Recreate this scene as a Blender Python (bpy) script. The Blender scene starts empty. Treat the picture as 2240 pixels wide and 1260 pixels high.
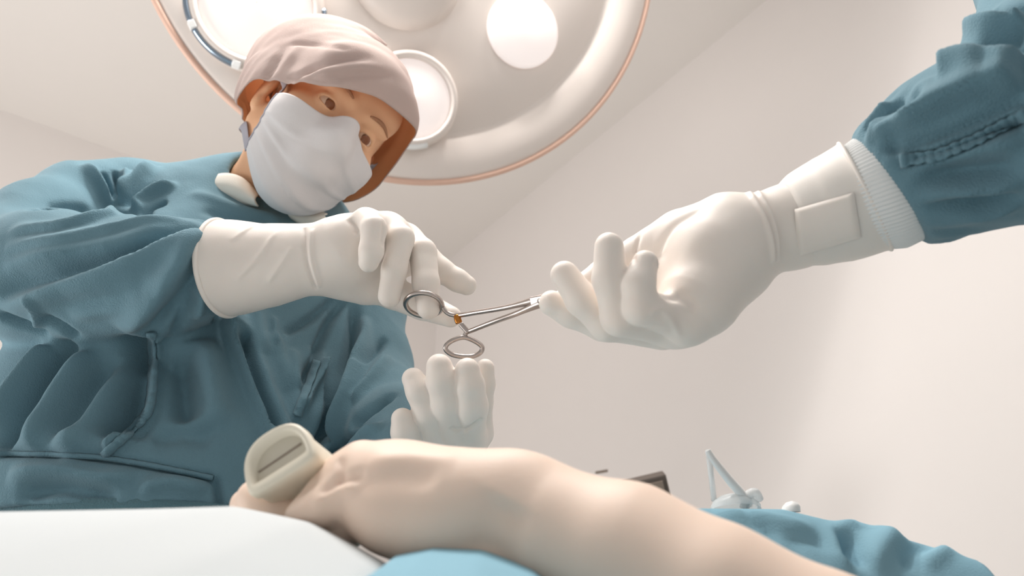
import bpy, math, random
import numpy as np
from mathutils.bvhtree import BVHTree
from mathutils import Vector, Matrix
random.seed(3)
RNG = np.random.default_rng(5)
PI = math.pi
SC = bpy.context.scene
COL = SC.collection

# ------------------------------------------------------------------ camera, world, lights, exposure
FPX = 1750.0
PITCH = math.radians(30)
CAMZ = 0.80
cam = bpy.data.cameras.new('camera')
cam.sensor_width = 36.0
cam.lens = 36.0 * FPX / 2240
cam.clip_start = 0.01
cam.dof.use_dof = True
cam.dof.focus_distance = 0.74
cam.dof.aperture_fstop = 6.3
camo = bpy.data.objects.new('camera', cam)
COL.objects.link(camo)
camo.location = (0, 0, CAMZ)
camo.rotation_euler = (PI / 2 + PITCH, 0, 0)
SC.camera = camo

world = bpy.data.worlds.new('world')
SC.world = world
world.use_nodes = True
world.node_tree.nodes['Background'].inputs[0].default_value = (1.0, 0.98, 0.96, 1)
world.node_tree.nodes['Background'].inputs[1].default_value = 0.45


def area(name, loc, target, size, power, color):
    l = bpy.data.lights.new(name, 'AREA')
    l.shape = 'DISK'
    l.size = size
    l.energy = power
    l.color = color
    o = bpy.data.objects.new(name, l)
    COL.objects.link(o)
    o.location = loc
    o.rotation_euler = (Vector(target) - Vector(loc)).to_track_quat('-Z', 'Y').to_euler()
    return o


area('ceiling_light', (-0.25, 0.30, 2.62), (-0.2, 0.55, 1.0), 0.45, 9, (1.0, 0.975, 0.95))
area('added_wall_fill', (0.9, 0.15, 2.0), (-0.2, 2.9, 2.4), 0.8, 3, (1.0, 0.97, 0.955))  # unseen fill, added to brighten the back corner
area('added_wall_fill', (-1.5, 0.7, 1.0), (-0.6, 2.2, 2.7), 0.8, 17, (1.0, 0.975, 0.96))  # second added fill out of view, lifts left wall and ceiling

SC.view_settings.view_transform = 'Standard'
SC.view_settings.look = 'None'
SC.view_settings.gamma = 1.0
SC.view_settings.use_curve_mapping = False
SC.view_settings.exposure = 0.10

# ------------------------------------------------------------------ helpers
CP, SP = math.cos(PITCH), math.sin(PITCH)


def cam2world(v):
    v = np.asarray(v, float)
    x, y, d = v[..., 0], v[..., 1], -v[..., 2]
    return np.stack([x, d * CP - y * SP, d * SP + y * CP], -1)


def P(px, py, d):
    """a point seen at (px, py) of the 2240x1260 frame, d metres along the camera axis"""
    c = cam2world(((px - 1120) / FPX * d, (630 - py) / FPX * d, -d))
    return c + np.array([0, 0, CAMZ])


CAMP = np.array([0, 0, CAMZ])


def lin(r, g, b):
    def f(c):
        c /= 255.0
        return c / 12.92 if c <= 0.04045 else ((c + 0.055) / 1.055) ** 2.4
    return (f(r), f(g), f(b), 1)


def mat(name, col, rough=0.6, metal=0.0, var=0.0, vscale=8.0, bump=0.0, bscale=200.0, sss=0.0, sssr=0.01,
        trans=0.0, emit=None, alpha=1.0, stretch=None, spec=0.5, ior=1.45, sheen=0.0):
    m = bpy.data.materials.new(name)
    m.use_nodes = True
    nt = m.node_tree
    b = nt.nodes['Principled BSDF']
    b.inputs['Base Color'].default_value = col
    b.inputs['Roughness'].default_value = rough
    b.inputs['Metallic'].default_value = metal
    b.inputs['Specular IOR Level'].default_value = spec
    b.inputs['IOR'].default_value = ior
    b.inputs['Transmission Weight'].default_value = trans
    b.inputs['Alpha'].default_value = alpha
    if sheen:
        b.inputs['Sheen Weight'].default_value = sheen
        b.inputs['Sheen Roughness'].default_value = 0.5
    if sss:
        b.inputs['Subsurface Weight'].default_value = sss
        b.inputs['Subsurface Radius'].default_value = (1.0, 0.55, 0.4)
        b.inputs['Subsurface Scale'].default_value = sssr
    if emit:
        b.inputs['Emission Color'].default_value = emit[:4] if len(emit) > 4 else emit
        b.inputs['Emission Strength'].default_value = 1.0
    tc = nt.nodes.new('ShaderNodeTexCoord')
    mp = nt.nodes.new('ShaderNodeMapping')
    nt.links.new(tc.outputs['Object'], mp.inputs['Vector'])
    if stretch:
        mp.inputs['Scale'].default_value = stretch
    n1 = nt.nodes.new('ShaderNodeTexNoise')
    n1.inputs['Scale'].default_value = vscale
    n1.inputs['Detail'].default_value = 6
    nt.links.new(mp.outputs['Vector'], n1.inputs['Vector'])
    mix = nt.nodes.new('ShaderNodeMix')
    mix.data_type = 'RGBA'
    k = 1 - var
    mix.inputs['A'].default_value = (col[0] * k, col[1] * k, col[2] * k, 1)
    mix.inputs['B'].default_value = (min(1, col[0] * (1 + var)), min(1, col[1] * (1 + var)), min(1, col[2] * (1 + var)), 1)
    nt.links.new(n1.outputs['Fac'], mix.inputs['Factor'])
    nt.links.new(mix.outputs['Result'], b.inputs['Base Color'])
    if bump:
        n2 = nt.nodes.new('ShaderNodeTexNoise')
        n2.inputs['Scale'].default_value = bscale
        n2.inputs['Detail'].default_value = 3
        nt.links.new(mp.outputs['Vector'], n2.inputs['Vector'])
        bp = nt.nodes.new('ShaderNodeBump')
        bp.inputs['Strength'].default_value = bump
        bp.inputs['Distance'].default_value = 0.002
        nt.links.new(n2.outputs['Fac'], bp.inputs['Height'])
        nt.links.new(bp.outputs['Normal'], b.inputs['Normal'])
    return m


M = {}
M['wall'] = mat('wall_paint', lin(232, 226, 222), 0.7, var=0.01, bump=0.02, bscale=300)
M['ceiling'] = mat('ceiling_paint', lin(234, 229, 224), 0.8, var=0.01)
M['floor'] = mat('floor_vinyl', lin(225, 224, 220), 0.4, var=0.02)
M['glove'] = mat('glove_latex', lin(238, 228, 219), 0.5, var=0.02, vscale=14, bump=0.04, bscale=900, sss=0.12, sssr=0.008, spec=0.3)
M['gown'] = mat('gown_cloth', lin(106, 138, 150), 0.9, var=0.16, vscale=9, bump=0.45, bscale=700, spec=0.1, sheen=0.15)
M['gown_dark'] = mat('gown_cloth_deep', lin(92, 128, 138), 0.9, var=0.22, vscale=9, bump=0.5, bscale=600, spec=0.1, sheen=0.15)
M['knit'] = mat('cuff_knit', lin(232, 232, 230), 0.9, bump=0.2, bscale=900, spec=0.1)
M['cap'] = mat('cap_cloth', lin(206, 190, 183), 0.9, var=0.05, bump=0.25, bscale=800, spec=0.1)
M['cap_glow'] = mat('cap_inside_glow_tint', lin(250, 205, 160), 0.9, var=0.05, bump=0.2, bscale=700, spec=0.1)  # amber paints the flare glow and shade inside the cap
M['mask'] = mat('mask_cloth', lin(236, 231, 230), 0.9, var=0.02, bump=0.15, bscale=900, spec=0.1)
M['tie'] = mat('tie_cloth', lin(176, 172, 180), 0.9, var=0.05, bump=0.2, bscale=700)
M['skin'] = mat('face_skin', lin(240, 186, 146), 0.55, var=0.05, vscale=25, bump=0.05, bscale=500, sss=0.15, sssr=0.01, spec=0.3)
M['pskin'] = mat('patient_skin', lin(236, 211, 193), 0.5, var=0.04, vscale=14, bump=0.06, bscale=420, sss=0.15, sssr=0.012, spec=0.3)
M['collar'] = mat('collar_cloth', lin(232, 226, 215), 0.9, bump=0.2, bscale=700)
M['metal'] = mat('polished_steel', lin(186, 175, 169), 0.3, metal=1.0)
M['ratchet_glint'] = mat('ratchet_reflection_tint', lin(190, 125, 60), 0.3, metal=1.0)  # orange colour paints a warm reflection on the steel ratchet
M['white_sheet'] = mat('white_sheet_cloth', lin(208, 212, 213), 0.95, var=0.03, vscale=5, bump=0.1, bscale=600, spec=0.1)
M['blue_sheet'] = mat('blue_sheet_cloth', lin(140, 180, 196), 0.95, var=0.1, vscale=6, bump=0.2, bscale=600, spec=0.1)
M['clip'] = mat('cream_plastic', lin(232, 224, 206), 0.45, var=0.02)
M['clip_in'] = mat('grey_cream_plastic', lin(205, 198, 182), 0.6, var=0.02)
M['dark'] = mat('dark_plastic', lin(95, 85, 78), 0.5)
M['screen'] = mat('screen_glass', lin(140, 126, 114), 0.35, var=0.05, vscale=5)
M['lamp'] = mat('lamp_shell', lin(228, 217, 209), 0.4, var=0.01)
M['rim'] = mat('lamp_rim_flare_tint', lin(222, 184, 164), 0.5)  # peach paints lens flare along the lamp edge
M['lens'] = mat('lamp_lens', lin(240, 232, 228), 0.25, emit=(0.35, 0.31, 0.3, 1))
M['chrome'] = mat('lamp_chrome', lin(150, 165, 180), 0.2, metal=0.9)
M['white'] = mat('white_plastic', lin(238, 238, 236), 0.4)
M['clear'] = mat('clear_plastic', lin(250, 252, 252), 0.25, trans=0.55, ior=1.2)
M['brown'] = mat('brow_hair', lin(176, 126, 94), 0.8, bump=0.3, bscale=900)
M['trouser'] = mat('trouser_cloth', lin(95, 130, 145), 0.9, var=0.1, bump=0.3, bscale=600)
M['shoe'] = mat('shoe_rubber', lin(60, 65, 70), 0.6)


def translucent(m, f, col):
    nt = m.node_tree
    b = nt.nodes['Principled BSDF']
    t = nt.nodes.new('ShaderNodeBsdfTranslucent')
    t.inputs['Color'].default_value = col
    mx = nt.nodes.new('ShaderNodeMixShader')
    mx.inputs[0].default_value = f
    nt.links.new(b.outputs[0], mx.inputs[1])
    nt.links.new(t.outputs[0], mx.inputs[2])
    nt.links.new(mx.outputs[0], nt.nodes['Material Output'].inputs['Surface'])


translucent(M['cap'], 0.2, lin(235, 205, 190))
translucent(M['cap_glow'], 0.6, lin(252, 206, 158))
translucent(M['mask'], 0.1, lin(240, 230, 225))


def new_mesh(name, V, F, m, parent=None, smooth=True):
    me = bpy.data.meshes.new(name)
    V = np.ascontiguousarray(V, np.float32)
    if isinstance(F, np.ndarray):
        n, k = F.shape
        me.vertices.add(len(V))
        me.vertices.foreach_set('co', V.ravel())
        me.loops.add(n * k)
        me.loops.foreach_set('vertex_index', np.ascontiguousarray(F, np.int32).ravel())
        me.polygons.add(n)
        me.polygons.foreach_set('loop_start', np.arange(0, n * k, k, dtype=np.int32))
        me.polygons.foreach_set('loop_total', np.full(n, k, np.int32))
        me.update(calc_edges=True)
        me.validate()
    else:
        me.from_pydata([tuple(map(float, v)) for v in V], [], [tuple(map(int, f)) for f in F])
    if smooth:
        me.polygons.foreach_set('use_smooth', np.ones(len(me.polygons), bool))
    if m is not None:
        me.materials.append(m)
    o = bpy.data.objects.new(name, me)
    COL.objects.link(o)
    if parent is not None:
        o.parent = parent
        o.matrix_parent_inverse = Matrix.Translation(-world_loc(parent))
    return o


def world_loc(o):
    v = Vector(o.location)
    while o.parent is not None:
        # every parent here is unrotated; parent inverse cancels its offset
        return Vector((0, 0, 0)) if o.type == 'MESH' else v
    return v


def thing(name, loc, label, cat, group=None):
    o = bpy.data.objects.new(name, None)
    o.empty_display_size = 0.05
    COL.objects.link(o)
    o.location = loc
    tag(o, label, cat, group)
    return o


def tag(o, label, cat, group=None):
    o['label'] = label
    o['category'] = cat
    if group:
        o['group'] = group


def sm(m):
    return m / max(1e-9, np.linalg.norm(m))


# --- signed distance shapes -----------------------------------------------------------------
def smin(a, b, k):
    if k <= 0:
        return np.minimum(a, b)
    h = np.clip(0.5 + 0.5 * (b - a) / k, 0, 1)
    return b + (a - b) * h - k * h * (1 - h)


def smax(a, b, k):
    return -smin(-a, -b, k)


def cone(p, a, b, ra, rb, flat=None):
    """tapered capsule; flat=(direction, factor) squeezes it along a direction"""
    a = np.asarray(a, float)
    b = np.asarray(b, float)
    q = p - a
    ab = b - a
    if flat is not None:
        n = sm(np.asarray(flat[0], float))
        s = 1 / flat[1] - 1
        q = q + np.outer(q @ n, n) * s
        ab = ab + n * (ab @ n) * s
    h = np.clip((q @ ab) / max(1e-12, ab @ ab), 0, 1)
    d = np.linalg.norm(q - h[:, None] * ab, axis=1) - (ra + (rb - ra) * h)
    return d * (flat[1] if flat is not None else 1.0)


def ell(p, c, r, ax=None):
    q = p - np.asarray(c, float)
    if ax is not None:
        q = q @ np.asarray(ax, float).T
    r = np.asarray(r, float)
    k0 = np.linalg.norm(q / r, axis=1)
    k1 = np.linalg.norm(q / (r * r), axis=1)
    return k0 * (k0 - 1.0) / np.maximum(k1, 1e-9)


def chain(p, pts, k=0.004, flat=None):
    d = None
    for (a, ra), (b, rb) in zip(pts[:-1], pts[1:]):
        e = cone(p, a, b, ra, rb, flat)
        d = e if d is None else smin(d, e, k)
    return d


def chain_box(*chains):
    A = np.array([c for ch in chains for c, r in ch])
    R = np.array([r for ch in chains for c, r in ch])
    return (A - R[:, None]).min(0) - 0.012, (A + R[:, None]).max(0) + 0.012


def mesh_sdf(f, lo, hi, h, step=4, smooth=2):
    lo = np.asarray(lo, float)
    n = np.ceil((np.asarray(hi, float) - lo) / h / step).astype(int) + 1
    gc = [lo[i] + (np.arange(n[i]) * step + (step - 1) / 2) * h for i in range(3)]
    G = np.stack(np.meshgrid(*gc, indexing='ij'), -1).reshape(-1, 3)
    vc = np.concatenate([f(c) for c in np.array_split(G, max(1, len(G) // 200000))]).reshape(n)
    act = np.abs(vc) < step * h * 0.87 * 2.0 + 1.5 * h
    V = np.repeat(np.repeat(np.repeat(vc.astype(np.float32), step, 0), step, 1), step, 2)
    mk = np.repeat(np.repeat(np.repeat(act, step, 0), step, 1), step, 2)
    idx = np.argwhere(mk)
    pts = lo + idx * h
    vals = np.concatenate([f(c) for c in np.array_split(pts, max(1, len(pts) // 200000))])
    V[idx[:, 0], idx[:, 1], idx[:, 2]] = vals
    V[V == 0] = 1e-7
    ins = V < 0
    offs = [(i, j, k) for i in (0, 1) for j in (0, 1) for k in (0, 1)]
    S = V.shape
    sl = lambda o: tuple(slice(o[i], S[i] - 1 + o[i]) for i in range(3))
    any_ = np.zeros([s - 1 for s in S], bool)
    all_ = np.ones([s - 1 for s in S], bool)
    for o in offs:
        any_ |= ins[sl(o)]
        all_ &= ins[sl(o)]
    cells = np.argwhere(any_ & ~all_)
    vid = np.full(any_.shape, -1, np.int32)
    vid[cells[:, 0], cells[:, 1], cells[:, 2]] = np.arange(len(cells))
    cv = {o: V[cells[:, 0] + o[0], cells[:, 1] + o[1], cells[:, 2] + o[2]] for o in offs}
    acc = np.zeros((len(cells), 3))
    cnt = np.zeros(len(cells))
    for a in offs:
        for ax in range(3):
            if a[ax] == 0:
                b = list(a)
                b[ax] = 1
                va, vb = cv[a], cv[tuple(b)]
                cr = (va < 0) != (vb < 0)
                t = np.where(cr, va / np.where(cr, va - vb, 1), 0)
                pt = np.tile(np.array(a, float), (len(cells), 1))
                pt[:, ax] += t
                acc += pt * cr[:, None]
                cnt += cr
    VV = lo + (cells + acc / cnt[:, None]) * h
    Fs = []
    for ax in range(3):
        u, w = (ax + 1) % 3, (ax + 2) % 3
        a = [slice(None)] * 3
        b = [slice(None)] * 3
        a[ax] = slice(0, S[ax] - 1)
        b[ax] = slice(1, S[ax])
        A, B = ins[tuple(a)], ins[tuple(b)]
        e = np.argwhere(A != B)
        e = e[(e[:, u] > 0) & (e[:, w] > 0) & (e[:, u] < S[u] - 1) & (e[:, w] < S[w] - 1)]
        s = A[e[:, 0], e[:, 1], e[:, 2]]
        q = []
        for du, dw in ((-1, -1), (0, -1), (0, 0), (-1, 0)):
            c = e.copy()
            c[:, u] += du
            c[:, w] += dw
            q.append(vid[c[:, 0], c[:, 1], c[:, 2]])
        q = np.stack(q, 1)
        q[~s] = q[~s][:, ::-1]
        Fs.append(q)
    F = np.concatenate(Fs)
    F = F[(F >= 0).all(1)]
    return relax(VV, F, smooth), F


def edges_of(F):
    k = F.shape[1]
    E = np.concatenate([F[:, [i, (i + 1) % k]] for i in range(k)])
    E.sort(axis=1)
    return np.unique(E, axis=0)


def relax(V, F, it=2, lam=0.5):
    if it <= 0:
        return V
    E = edges_of(F)
    n = len(V)
    deg = np.bincount(E.ravel(), minlength=n).clip(1)
    for _ in range(it):
        for l in (lam, -lam * 1.02):
            S = np.stack([np.bincount(E[:, 0], V[E[:, 1], i], n) + np.bincount(E[:, 1], V[E[:, 0], i], n) for i in range(3)], 1)
            V = V + l * (S / deg[:, None] - V)
        S = np.stack([np.bincount(E[:, 0], V[E[:, 1], i], n) + np.bincount(E[:, 1], V[E[:, 0], i], n) for i in range(3)], 1)
        V = V + 0.25 * (S / deg[:, None] - V)
    return V


def vnormals(V, F):
    a, b, c = V[F[:, 0]], V[F[:, 1]], V[F[:, 2]]
    n = np.cross(b - a, c - a)
    if F.shape[1] == 4:
        n = n + np.cross(V[F[:, 2]] - a, V[F[:, 3]] - a)
    N = np.stack([sum(np.bincount(F[:, j], n[:, i], len(V)) for j in range(F.shape[1])) for i in range(3)], 1)
    return N / np.maximum(np.linalg.norm(N, axis=1), 1e-12)[:, None]


def hit(f, px, py, tmin=0.15, tmax=2.5):
    """where the sight line through a photo point first meets the shape f"""
    if isinstance(f, BVHTree):
        out = []
        for x, y in zip(px, py):
            dv = sm(P(x, y, 1.0) - CAMP)
            h = f.ray_cast(Vector(CAMP), Vector(dv))
            out.append(np.array(h[0]) if h[0] is not None else (out[-1] if out else CAMP + dv))
        return np.array(out)
    dirs = P(np.asarray(px, float), np.asarray(py, float), 1.0) if False else np.stack([P(x, y, 1.0) for x, y in zip(px, py)]) - CAMP
    dirs /= np.linalg.norm(dirs, axis=1)[:, None]
    t = np.full(len(dirs), tmin)
    best = np.full(len(dirs), 9.0)
    bt = t.copy()
    for _ in range(220):
        d = f(CAMP + dirs * t[:, None])
        b = np.abs(d) < best
        bt = np.where(b, t, bt)
        best = np.where(b, np.abs(d), best)
        t = np.minimum(t + np.maximum(d * 0.6, 0.0) + 1e-5, tmax)
    return CAMP + dirs * bt[:, None]


def noise3(p, scale, seed=0, octaves=3):
    r = np.random.default_rng(seed)
    out = np.zeros(len(p))
    amp = 1.0
    for o in range(octaves):
        acc = np.zeros(len(p))
        for i in range(5):
            k = r.normal(size=3)
            k *= scale * (0.7 + 0.6 * r.random()) / np.linalg.norm(k)
            acc += np.sin(p @ k + r.random() * 6.28 + 1.3 * np.sin(p @ (k[[1, 2, 0]] * 0.6) + r.random() * 6))
        out += amp * acc / 5
        amp *= 0.5
        scale *= 2.1
    return out


def crumple(p, scale, seed, amp):
    """sharp-crested random creases"""
    a = noise3(p, scale, seed, 2)
    b = noise3(p, scale * 0.8, seed + 50, 1)
    return amp * (0.25 - np.minimum(np.abs(a), 0.6)) * np.clip(0.6 + b, 0, 1.2)


def folds(V, N, f, lines, tmax=2.5, gain=1.0):
    """raise or crease cloth along lines: (px points, height mm, width below mm, width above mm)"""
    D = np.zeros(len(V))
    for ln in lines:
        pts, hgt, wb, wa = ln[:4]
        pts = np.array(pts, float)
        # resample with a smooth curve
        t = np.r_[0, np.cumsum(np.linalg.norm(np.diff(pts, axis=0), axis=1))]
        m = max(6, int(t[-1] / 18))
        tt = np.linspace(0, t[-1], m)
        xy = np.stack([np.interp(tt, t, pts[:, i]) for i in range(2)], 1)
        for _ in range(2):
            xy[1:-1] = 0.5 * xy[1:-1] + 0.25 * (xy[:-2] + xy[2:])
        Q = hit(f, xy[:, 0], xy[:, 1], tmax=tmax)
        R = 3.0 * max(wb, wa) / 1000
        lo, hi = Q.min(0) - R, Q.max(0) + R
        sel = np.where(((V > lo) & (V < hi)).all(1))[0]
        if not len(sel):
            continue
        v = V[sel]
        bd = np.full(len(sel), 9.0)
        bs = np.zeros(len(sel))
        bu = np.zeros(len(sel))
        for i in range(len(Q) - 1):
            ab = Q[i + 1] - Q[i]
            L2 = ab @ ab + 1e-12
            h = np.clip((v - Q[i]) @ ab / L2, 0, 1)
            r = v - Q[i] - h[:, None] * ab
            d = np.linalg.norm(r, axis=1)
            side = np.cross(ab / math.sqrt(L2), N[sel])
            s = np.einsum('ij,ij->i', r, side)
            b = d < bd
            bd = np.where(b, d, bd)
            bs = np.where(b, s, bs)
            bu = np.where(b, (i + h) / (len(Q) - 1), bu)
        w = np.where(bs > 0, wb, wa) * 0.85 / 1000
        ends = ln[4] if len(ln) > 4 else 0.25
        tap = np.clip(np.minimum(bu, 1 - bu) / ends, 0, 1) if ends > 0 else 1.0
        tap = np.maximum(tap * (2 - tap), 0.0) if ends > 0 else 1.0
        front = np.einsum('ij,ij->i', N[sel], CAMP - v) > -0.05
        D[sel] += gain * hgt / 1000 * np.exp(-(bd / w) ** 2) * tap * front
    return D


def tube_mesh(path, rad, seg=16, closed=False, flat=None, cap=True):
    """swept tube along 3D points; rad scalar or list; flat=(normal, ratio) makes it a strap"""
    path = np.asarray(path, float)
    n = len(path)
    rad = np.full(n, rad) if np.isscalar(rad) else np.asarray(rad, float)
    if closed:
        T = np.roll(path, -1, 0) - np.roll(path, 1, 0)
    else:
        T = np.gradient(path, axis=0)
    T /= np.maximum(np.linalg.norm(T, axis=1), 1e-12)[:, None]
    V = []
    ref = np.array([0.0, 0, 1]) if abs(T[0][2]) < 0.9 else np.array([1.0, 0, 0])
    U = sm(np.cross(T[0], ref))
    for i in range(n):
        if flat is not None:
            U = sm(np.cross(T[i], flat[0]))
        else:
            U = sm(U - T[i] * (U @ T[i]))
        W = np.cross(T[i], U)
        r2 = rad[i] * (flat[1] if flat is not None else 1)
        for k in range(seg):
            a = 2 * PI * k / seg
            V.append(path[i] + U * math.cos(a) * rad[i] + W * math.sin(a) * r2)
    F = []
    for i in range(n if closed else n - 1):
        j = (i + 1) % n
        for k in range(seg):
            l = (k + 1) % seg
            F.append((i * seg + k, i * seg + l, j * seg + l, j * seg + k))
    if cap and not closed:
        F.append(tuple(range(seg))[::-1])
        F.append(tuple((n - 1) * seg + k for k in range(seg)))
    return np.array(V), F


def curve(pts, m=40, closed=False):
    """Catmull-Rom through 3D points"""
    p = np.asarray(pts, float)
    n = len(p)
    out = []
    for i in range(n if closed else n - 1):
        if closed:
            a, b, c, d = p[i - 1], p[i], p[(i + 1) % n], p[(i + 2) % n]
        else:
            a, b, c, d = p[max(i - 1, 0)], p[i], p[i + 1], p[min(i + 2, n - 1)]
        k = max(2, m // (n if closed else n - 1))
        for t in np.arange(k) / k:
            out.append(0.5 * (2 * b + (c - a) * t + (2 * a - 5 * b + 4 * c - d) * t * t + (3 * b - a - 3 * c + d) * t ** 3))
    if not closed:
        out.append(p[-1])
    return np.array(out)


def lathe(prof, seg, frame, cap=False):
    """prof: (r, h) pairs; frame = (origin, x, y, z)"""
    o, x, y, z = [np.asarray(a, float) for a in frame]
    V, F = [], []
    for r, h in prof:
        for k in range(seg):
            a = 2 * PI * k / seg
            V.append(o + x * r * math.cos(a) + y * r * math.sin(a) + z * h)
    for i in range(len(prof) - 1):
        for k in range(seg):
            l = (k + 1) % seg
            F.append((i * seg + k, i * seg + l, (i + 1) * seg + l, (i + 1) * seg + k))
    if cap:
        F.append(tuple(range(seg))[::-1])
        F.append(tuple((len(prof) - 1) * seg + k for k in range(seg)))
    return np.array(V), F


def join(*vf):
    V, F, n = [], [], 0
    for v, f in vf:
        V.append(v)
        F += [tuple(i + n for i in q) for q in f]
        n += len(v)
    return np.concatenate(V), F


def box(c, ax, s):
    c = np.asarray(c, float)
    ax = np.asarray(ax, float)
    V = [c + sum(ax[i] * s[i] / 2 * k[i] for i in range(3)) for k in
         [(-1, -1, -1), (1, -1, -1), (1, 1, -1), (-1, 1, -1), (-1, -1, 1), (1, -1, 1), (1, 1, 1), (-1, 1, 1)]]
    F = [(0, 3, 2, 1), (4, 5, 6, 7), (0, 1, 5, 4), (1, 2, 6, 5), (2, 3, 7, 6), (3, 0, 4, 7)]
    return np.array(V), F


I3 = np.eye(3)


def bevel(o, w=0.002, seg=2):
    b = o.modifiers.new('bevel', 'BEVEL')
    b.width = w
    b.segments = seg
    b.limit_method = 'ANGLE'
    return o


def solid(o, t):
    s = o.modifiers.new('solidify', 'SOLIDIFY')
    s.thickness = t
    s.offset = -1
    return o


# ------------------------------------------------------------------ room
CEIL = CAMZ + 1.9
cor = np.array([-0.330, 3.096, CEIL])
ul = sm(np.array([-1.755, 2.069, 0]) - np.array([-0.330, 3.096, 0]))
ur = sm(np.array([0.713, 1.673, 0]) - np.array([-0.330, 3.096, 0]))
ur = sm(ur - ul * (ur @ ul))


def wall(name, a, b, outward):
    a = np.r_[a[:2], 0]
    b = np.r_[b[:2], 0]
    V = [a, b, b + [0, 0, CEIL], a + [0, 0, CEIL]]
    V = V + [v + outward * 0.1 for v in V]
    F = [(0, 1, 2, 3), (7, 6, 5, 4), (0, 4, 5, 1), (1, 5, 6, 2), (2, 6, 7, 3), (3, 7, 4, 0)]
    o = new_mesh(name, np.array(V), F, M['wall'], smooth=False)
    o['kind'] = 'structure'
    return o


pl = cor + ul * 3.0
pr = cor + ur * 3.6
wall('wall_left', pl, cor, -ur)
wall('wall_right', cor, pr, -ul)
quad = np.array([cor, pr, pr + ul * 3.0, pl])
quad_out = np.array([cor - ur * .1 - ul * .1, pr + ur * .1 - ul * .1, pr + ul * 3.1 + ur * .1, pl + ul * .1 - ur * .1])


def slab(name, z0, z1, m):
    A = quad_out.copy()
    A[:, 2] = z0
    B = quad_out.copy()
    B[:, 2] = z1
    F = [(0, 1, 2, 3), (7, 6, 5, 4), (0, 4, 5, 1), (1, 5, 6, 2), (2, 6, 7, 3), (3, 7, 4, 0)]
    o = new_mesh(name, np.r_[A, B], F, m, smooth=False)
    o['kind'] = 'structure'
    return o


slab('ceiling', CEIL, CEIL + 0.1, M['ceiling'])
slab('floor', -0.1, 0.0, M['floor'])

# ------------------------------------------------------------------ operating lamp
LS = 1.06
LC = P(912, -180, 1.36 * LS)
LR = 0.45 * LS
ln = sm(cam2world(np.array([0.35, 0.0, 1.0])))          # faces the table
lx = sm(np.cross(np.array([0, 0, 1.0]), ln))
ly = np.cross(ln, lx)
LF = (LC, lx, ly, ln)
lamp = thing('operating_lamp', LC - ln * 0.12 + np.array([0, 0, 0.0]), 'large round cream ceiling operating lamp with round light pods behind surgeon\'s head', 'lamp')


def on_lamp(px, py):
    d = P(px, py, 1.0) - CAMP
    t = ((LC - CAMP) @ ln) / (d @ ln)
    return CAMP + d * t


prof = [(0.001, -0.10), (0.12, -0.10), (0.30, -0.085), (LR - 0.05, -0.06), (LR - 0.012, -0.03), (LR - 0.002, -0.008), (LR - 0.002, 0.0),
        (LR - 0.012, 0.006), (LR - 0.05, 0.004), (LR - 0.075, -0.002), (LR - 0.082, -0.008), (LR - 0.09, -0.008), (LR - 0.1, -0.002), (0.3, 0.006), (0.001, 0.012)]
new_mesh('lamp_shell', *lathe(prof, 120, LF), M['lamp'], lamp)
t = np.linspace(0, 2 * PI, 161)[:-1]
ring = np.array([LC + lx * LR * math.cos(a) + ly * LR * math.sin(a) for a in t])
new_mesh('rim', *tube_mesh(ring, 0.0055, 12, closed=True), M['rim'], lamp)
pods = []
for (px, py, rad) in ((560, 20, 0.1), (893, 222, 0.078), (1140, 70, 0.07)):
    c = on_lamp(px, py)
    pods.append((c, rad, True))
r0 = np.linalg.norm(pods[0][0] - LC)
a0 = math.atan2((pods[0][0] - LC) @ ly, (pods[0][0] - LC) @ lx)
for k in (1, 2, 3):
    a = a0 - k * PI / 3.2
    pods.append((LC + (lx * math.cos(a) + ly * math.sin(a)) * r0, 0.085, False))
    pl_ = area('pod_light', pods[-1][0] + ln * 0.045, P(1000, 800, 0.62), 0.14, 7.5, (1.0, 0.97, 0.94))
for i, (c, rad, near) in enumerate(pods):
    fr = (c + ln * 0.01, lx, ly, ln)
    if i == 2:
        h = new_mesh('light_pod', *lathe([(rad, -0.01), (rad, 0.002), (rad * 0.9, 0.006), (0.001, 0.008)], 56, fr), M['lens'], lamp)
        continue
    pp = [(rad * 1.1, -0.02), (rad * 1.12, 0.006), (rad * 1.08, 0.02), (rad * 1.0, 0.026), (rad * 0.94, 0.024), (rad * 0.9, 0.012), (rad * 0.86, 0.01), (rad * 0.1, 0.004)]
    h = new_mesh('light_pod', *lathe(pp, 64, fr), M['lamp'], lamp)
    new_mesh('lens', *lathe([(rad * 0.93, 0.012), (rad * 0.9, 0.016), (rad * 0.6, 0.022), (0.001, 0.026)], 56, fr), M['lens'], h)
    if i == 0:
        arcs = [(150, 178), (182, 214), (218, 262), (-22, 12)]
    else:
        arcs = [(250, 300)]
    for a1, a2 in arcs:
        aa = np.radians(np.linspace(a1, a2, 14))
        pa = np.array([fr[0] + lx * rad * 1.09 * math.cos(a) + ly * rad * 1.09 * math.sin(a) + ln * 0.014 for a in aa])
        new_mesh('clip', *tube_mesh(pa, 0.0055, 10, flat=(ln, 1.8)), M['chrome'] if i == 0 else M['white'], h)
    if i == 0:
        for a1 in (148, 180, 216, 264):
            a = math.radians(a1)
            tx = -lx * math.sin(a) + ly * math.cos(a)
            rx = lx * math.cos(a) + ly * math.sin(a)
            bevel(new_mesh('clip_end', *box(fr[0] + rx * rad * 1.09 + ln * 0.018, (rx, tx, ln), (0.012, 0.014, 0.016)), M['white'], h, False), 0.002)
hc = on_lamp(885, -55)
new_mesh('hub', *lathe([(0.105, -0.004), (0.1, 0.02), (0.085, 0.036), (0.05, 0.044), (0.02, 0.046), (0.001, 0.046)], 64, (hc, lx, ly, ln)), M['lamp'], lamp)
top = LC - ln * 0.1
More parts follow.
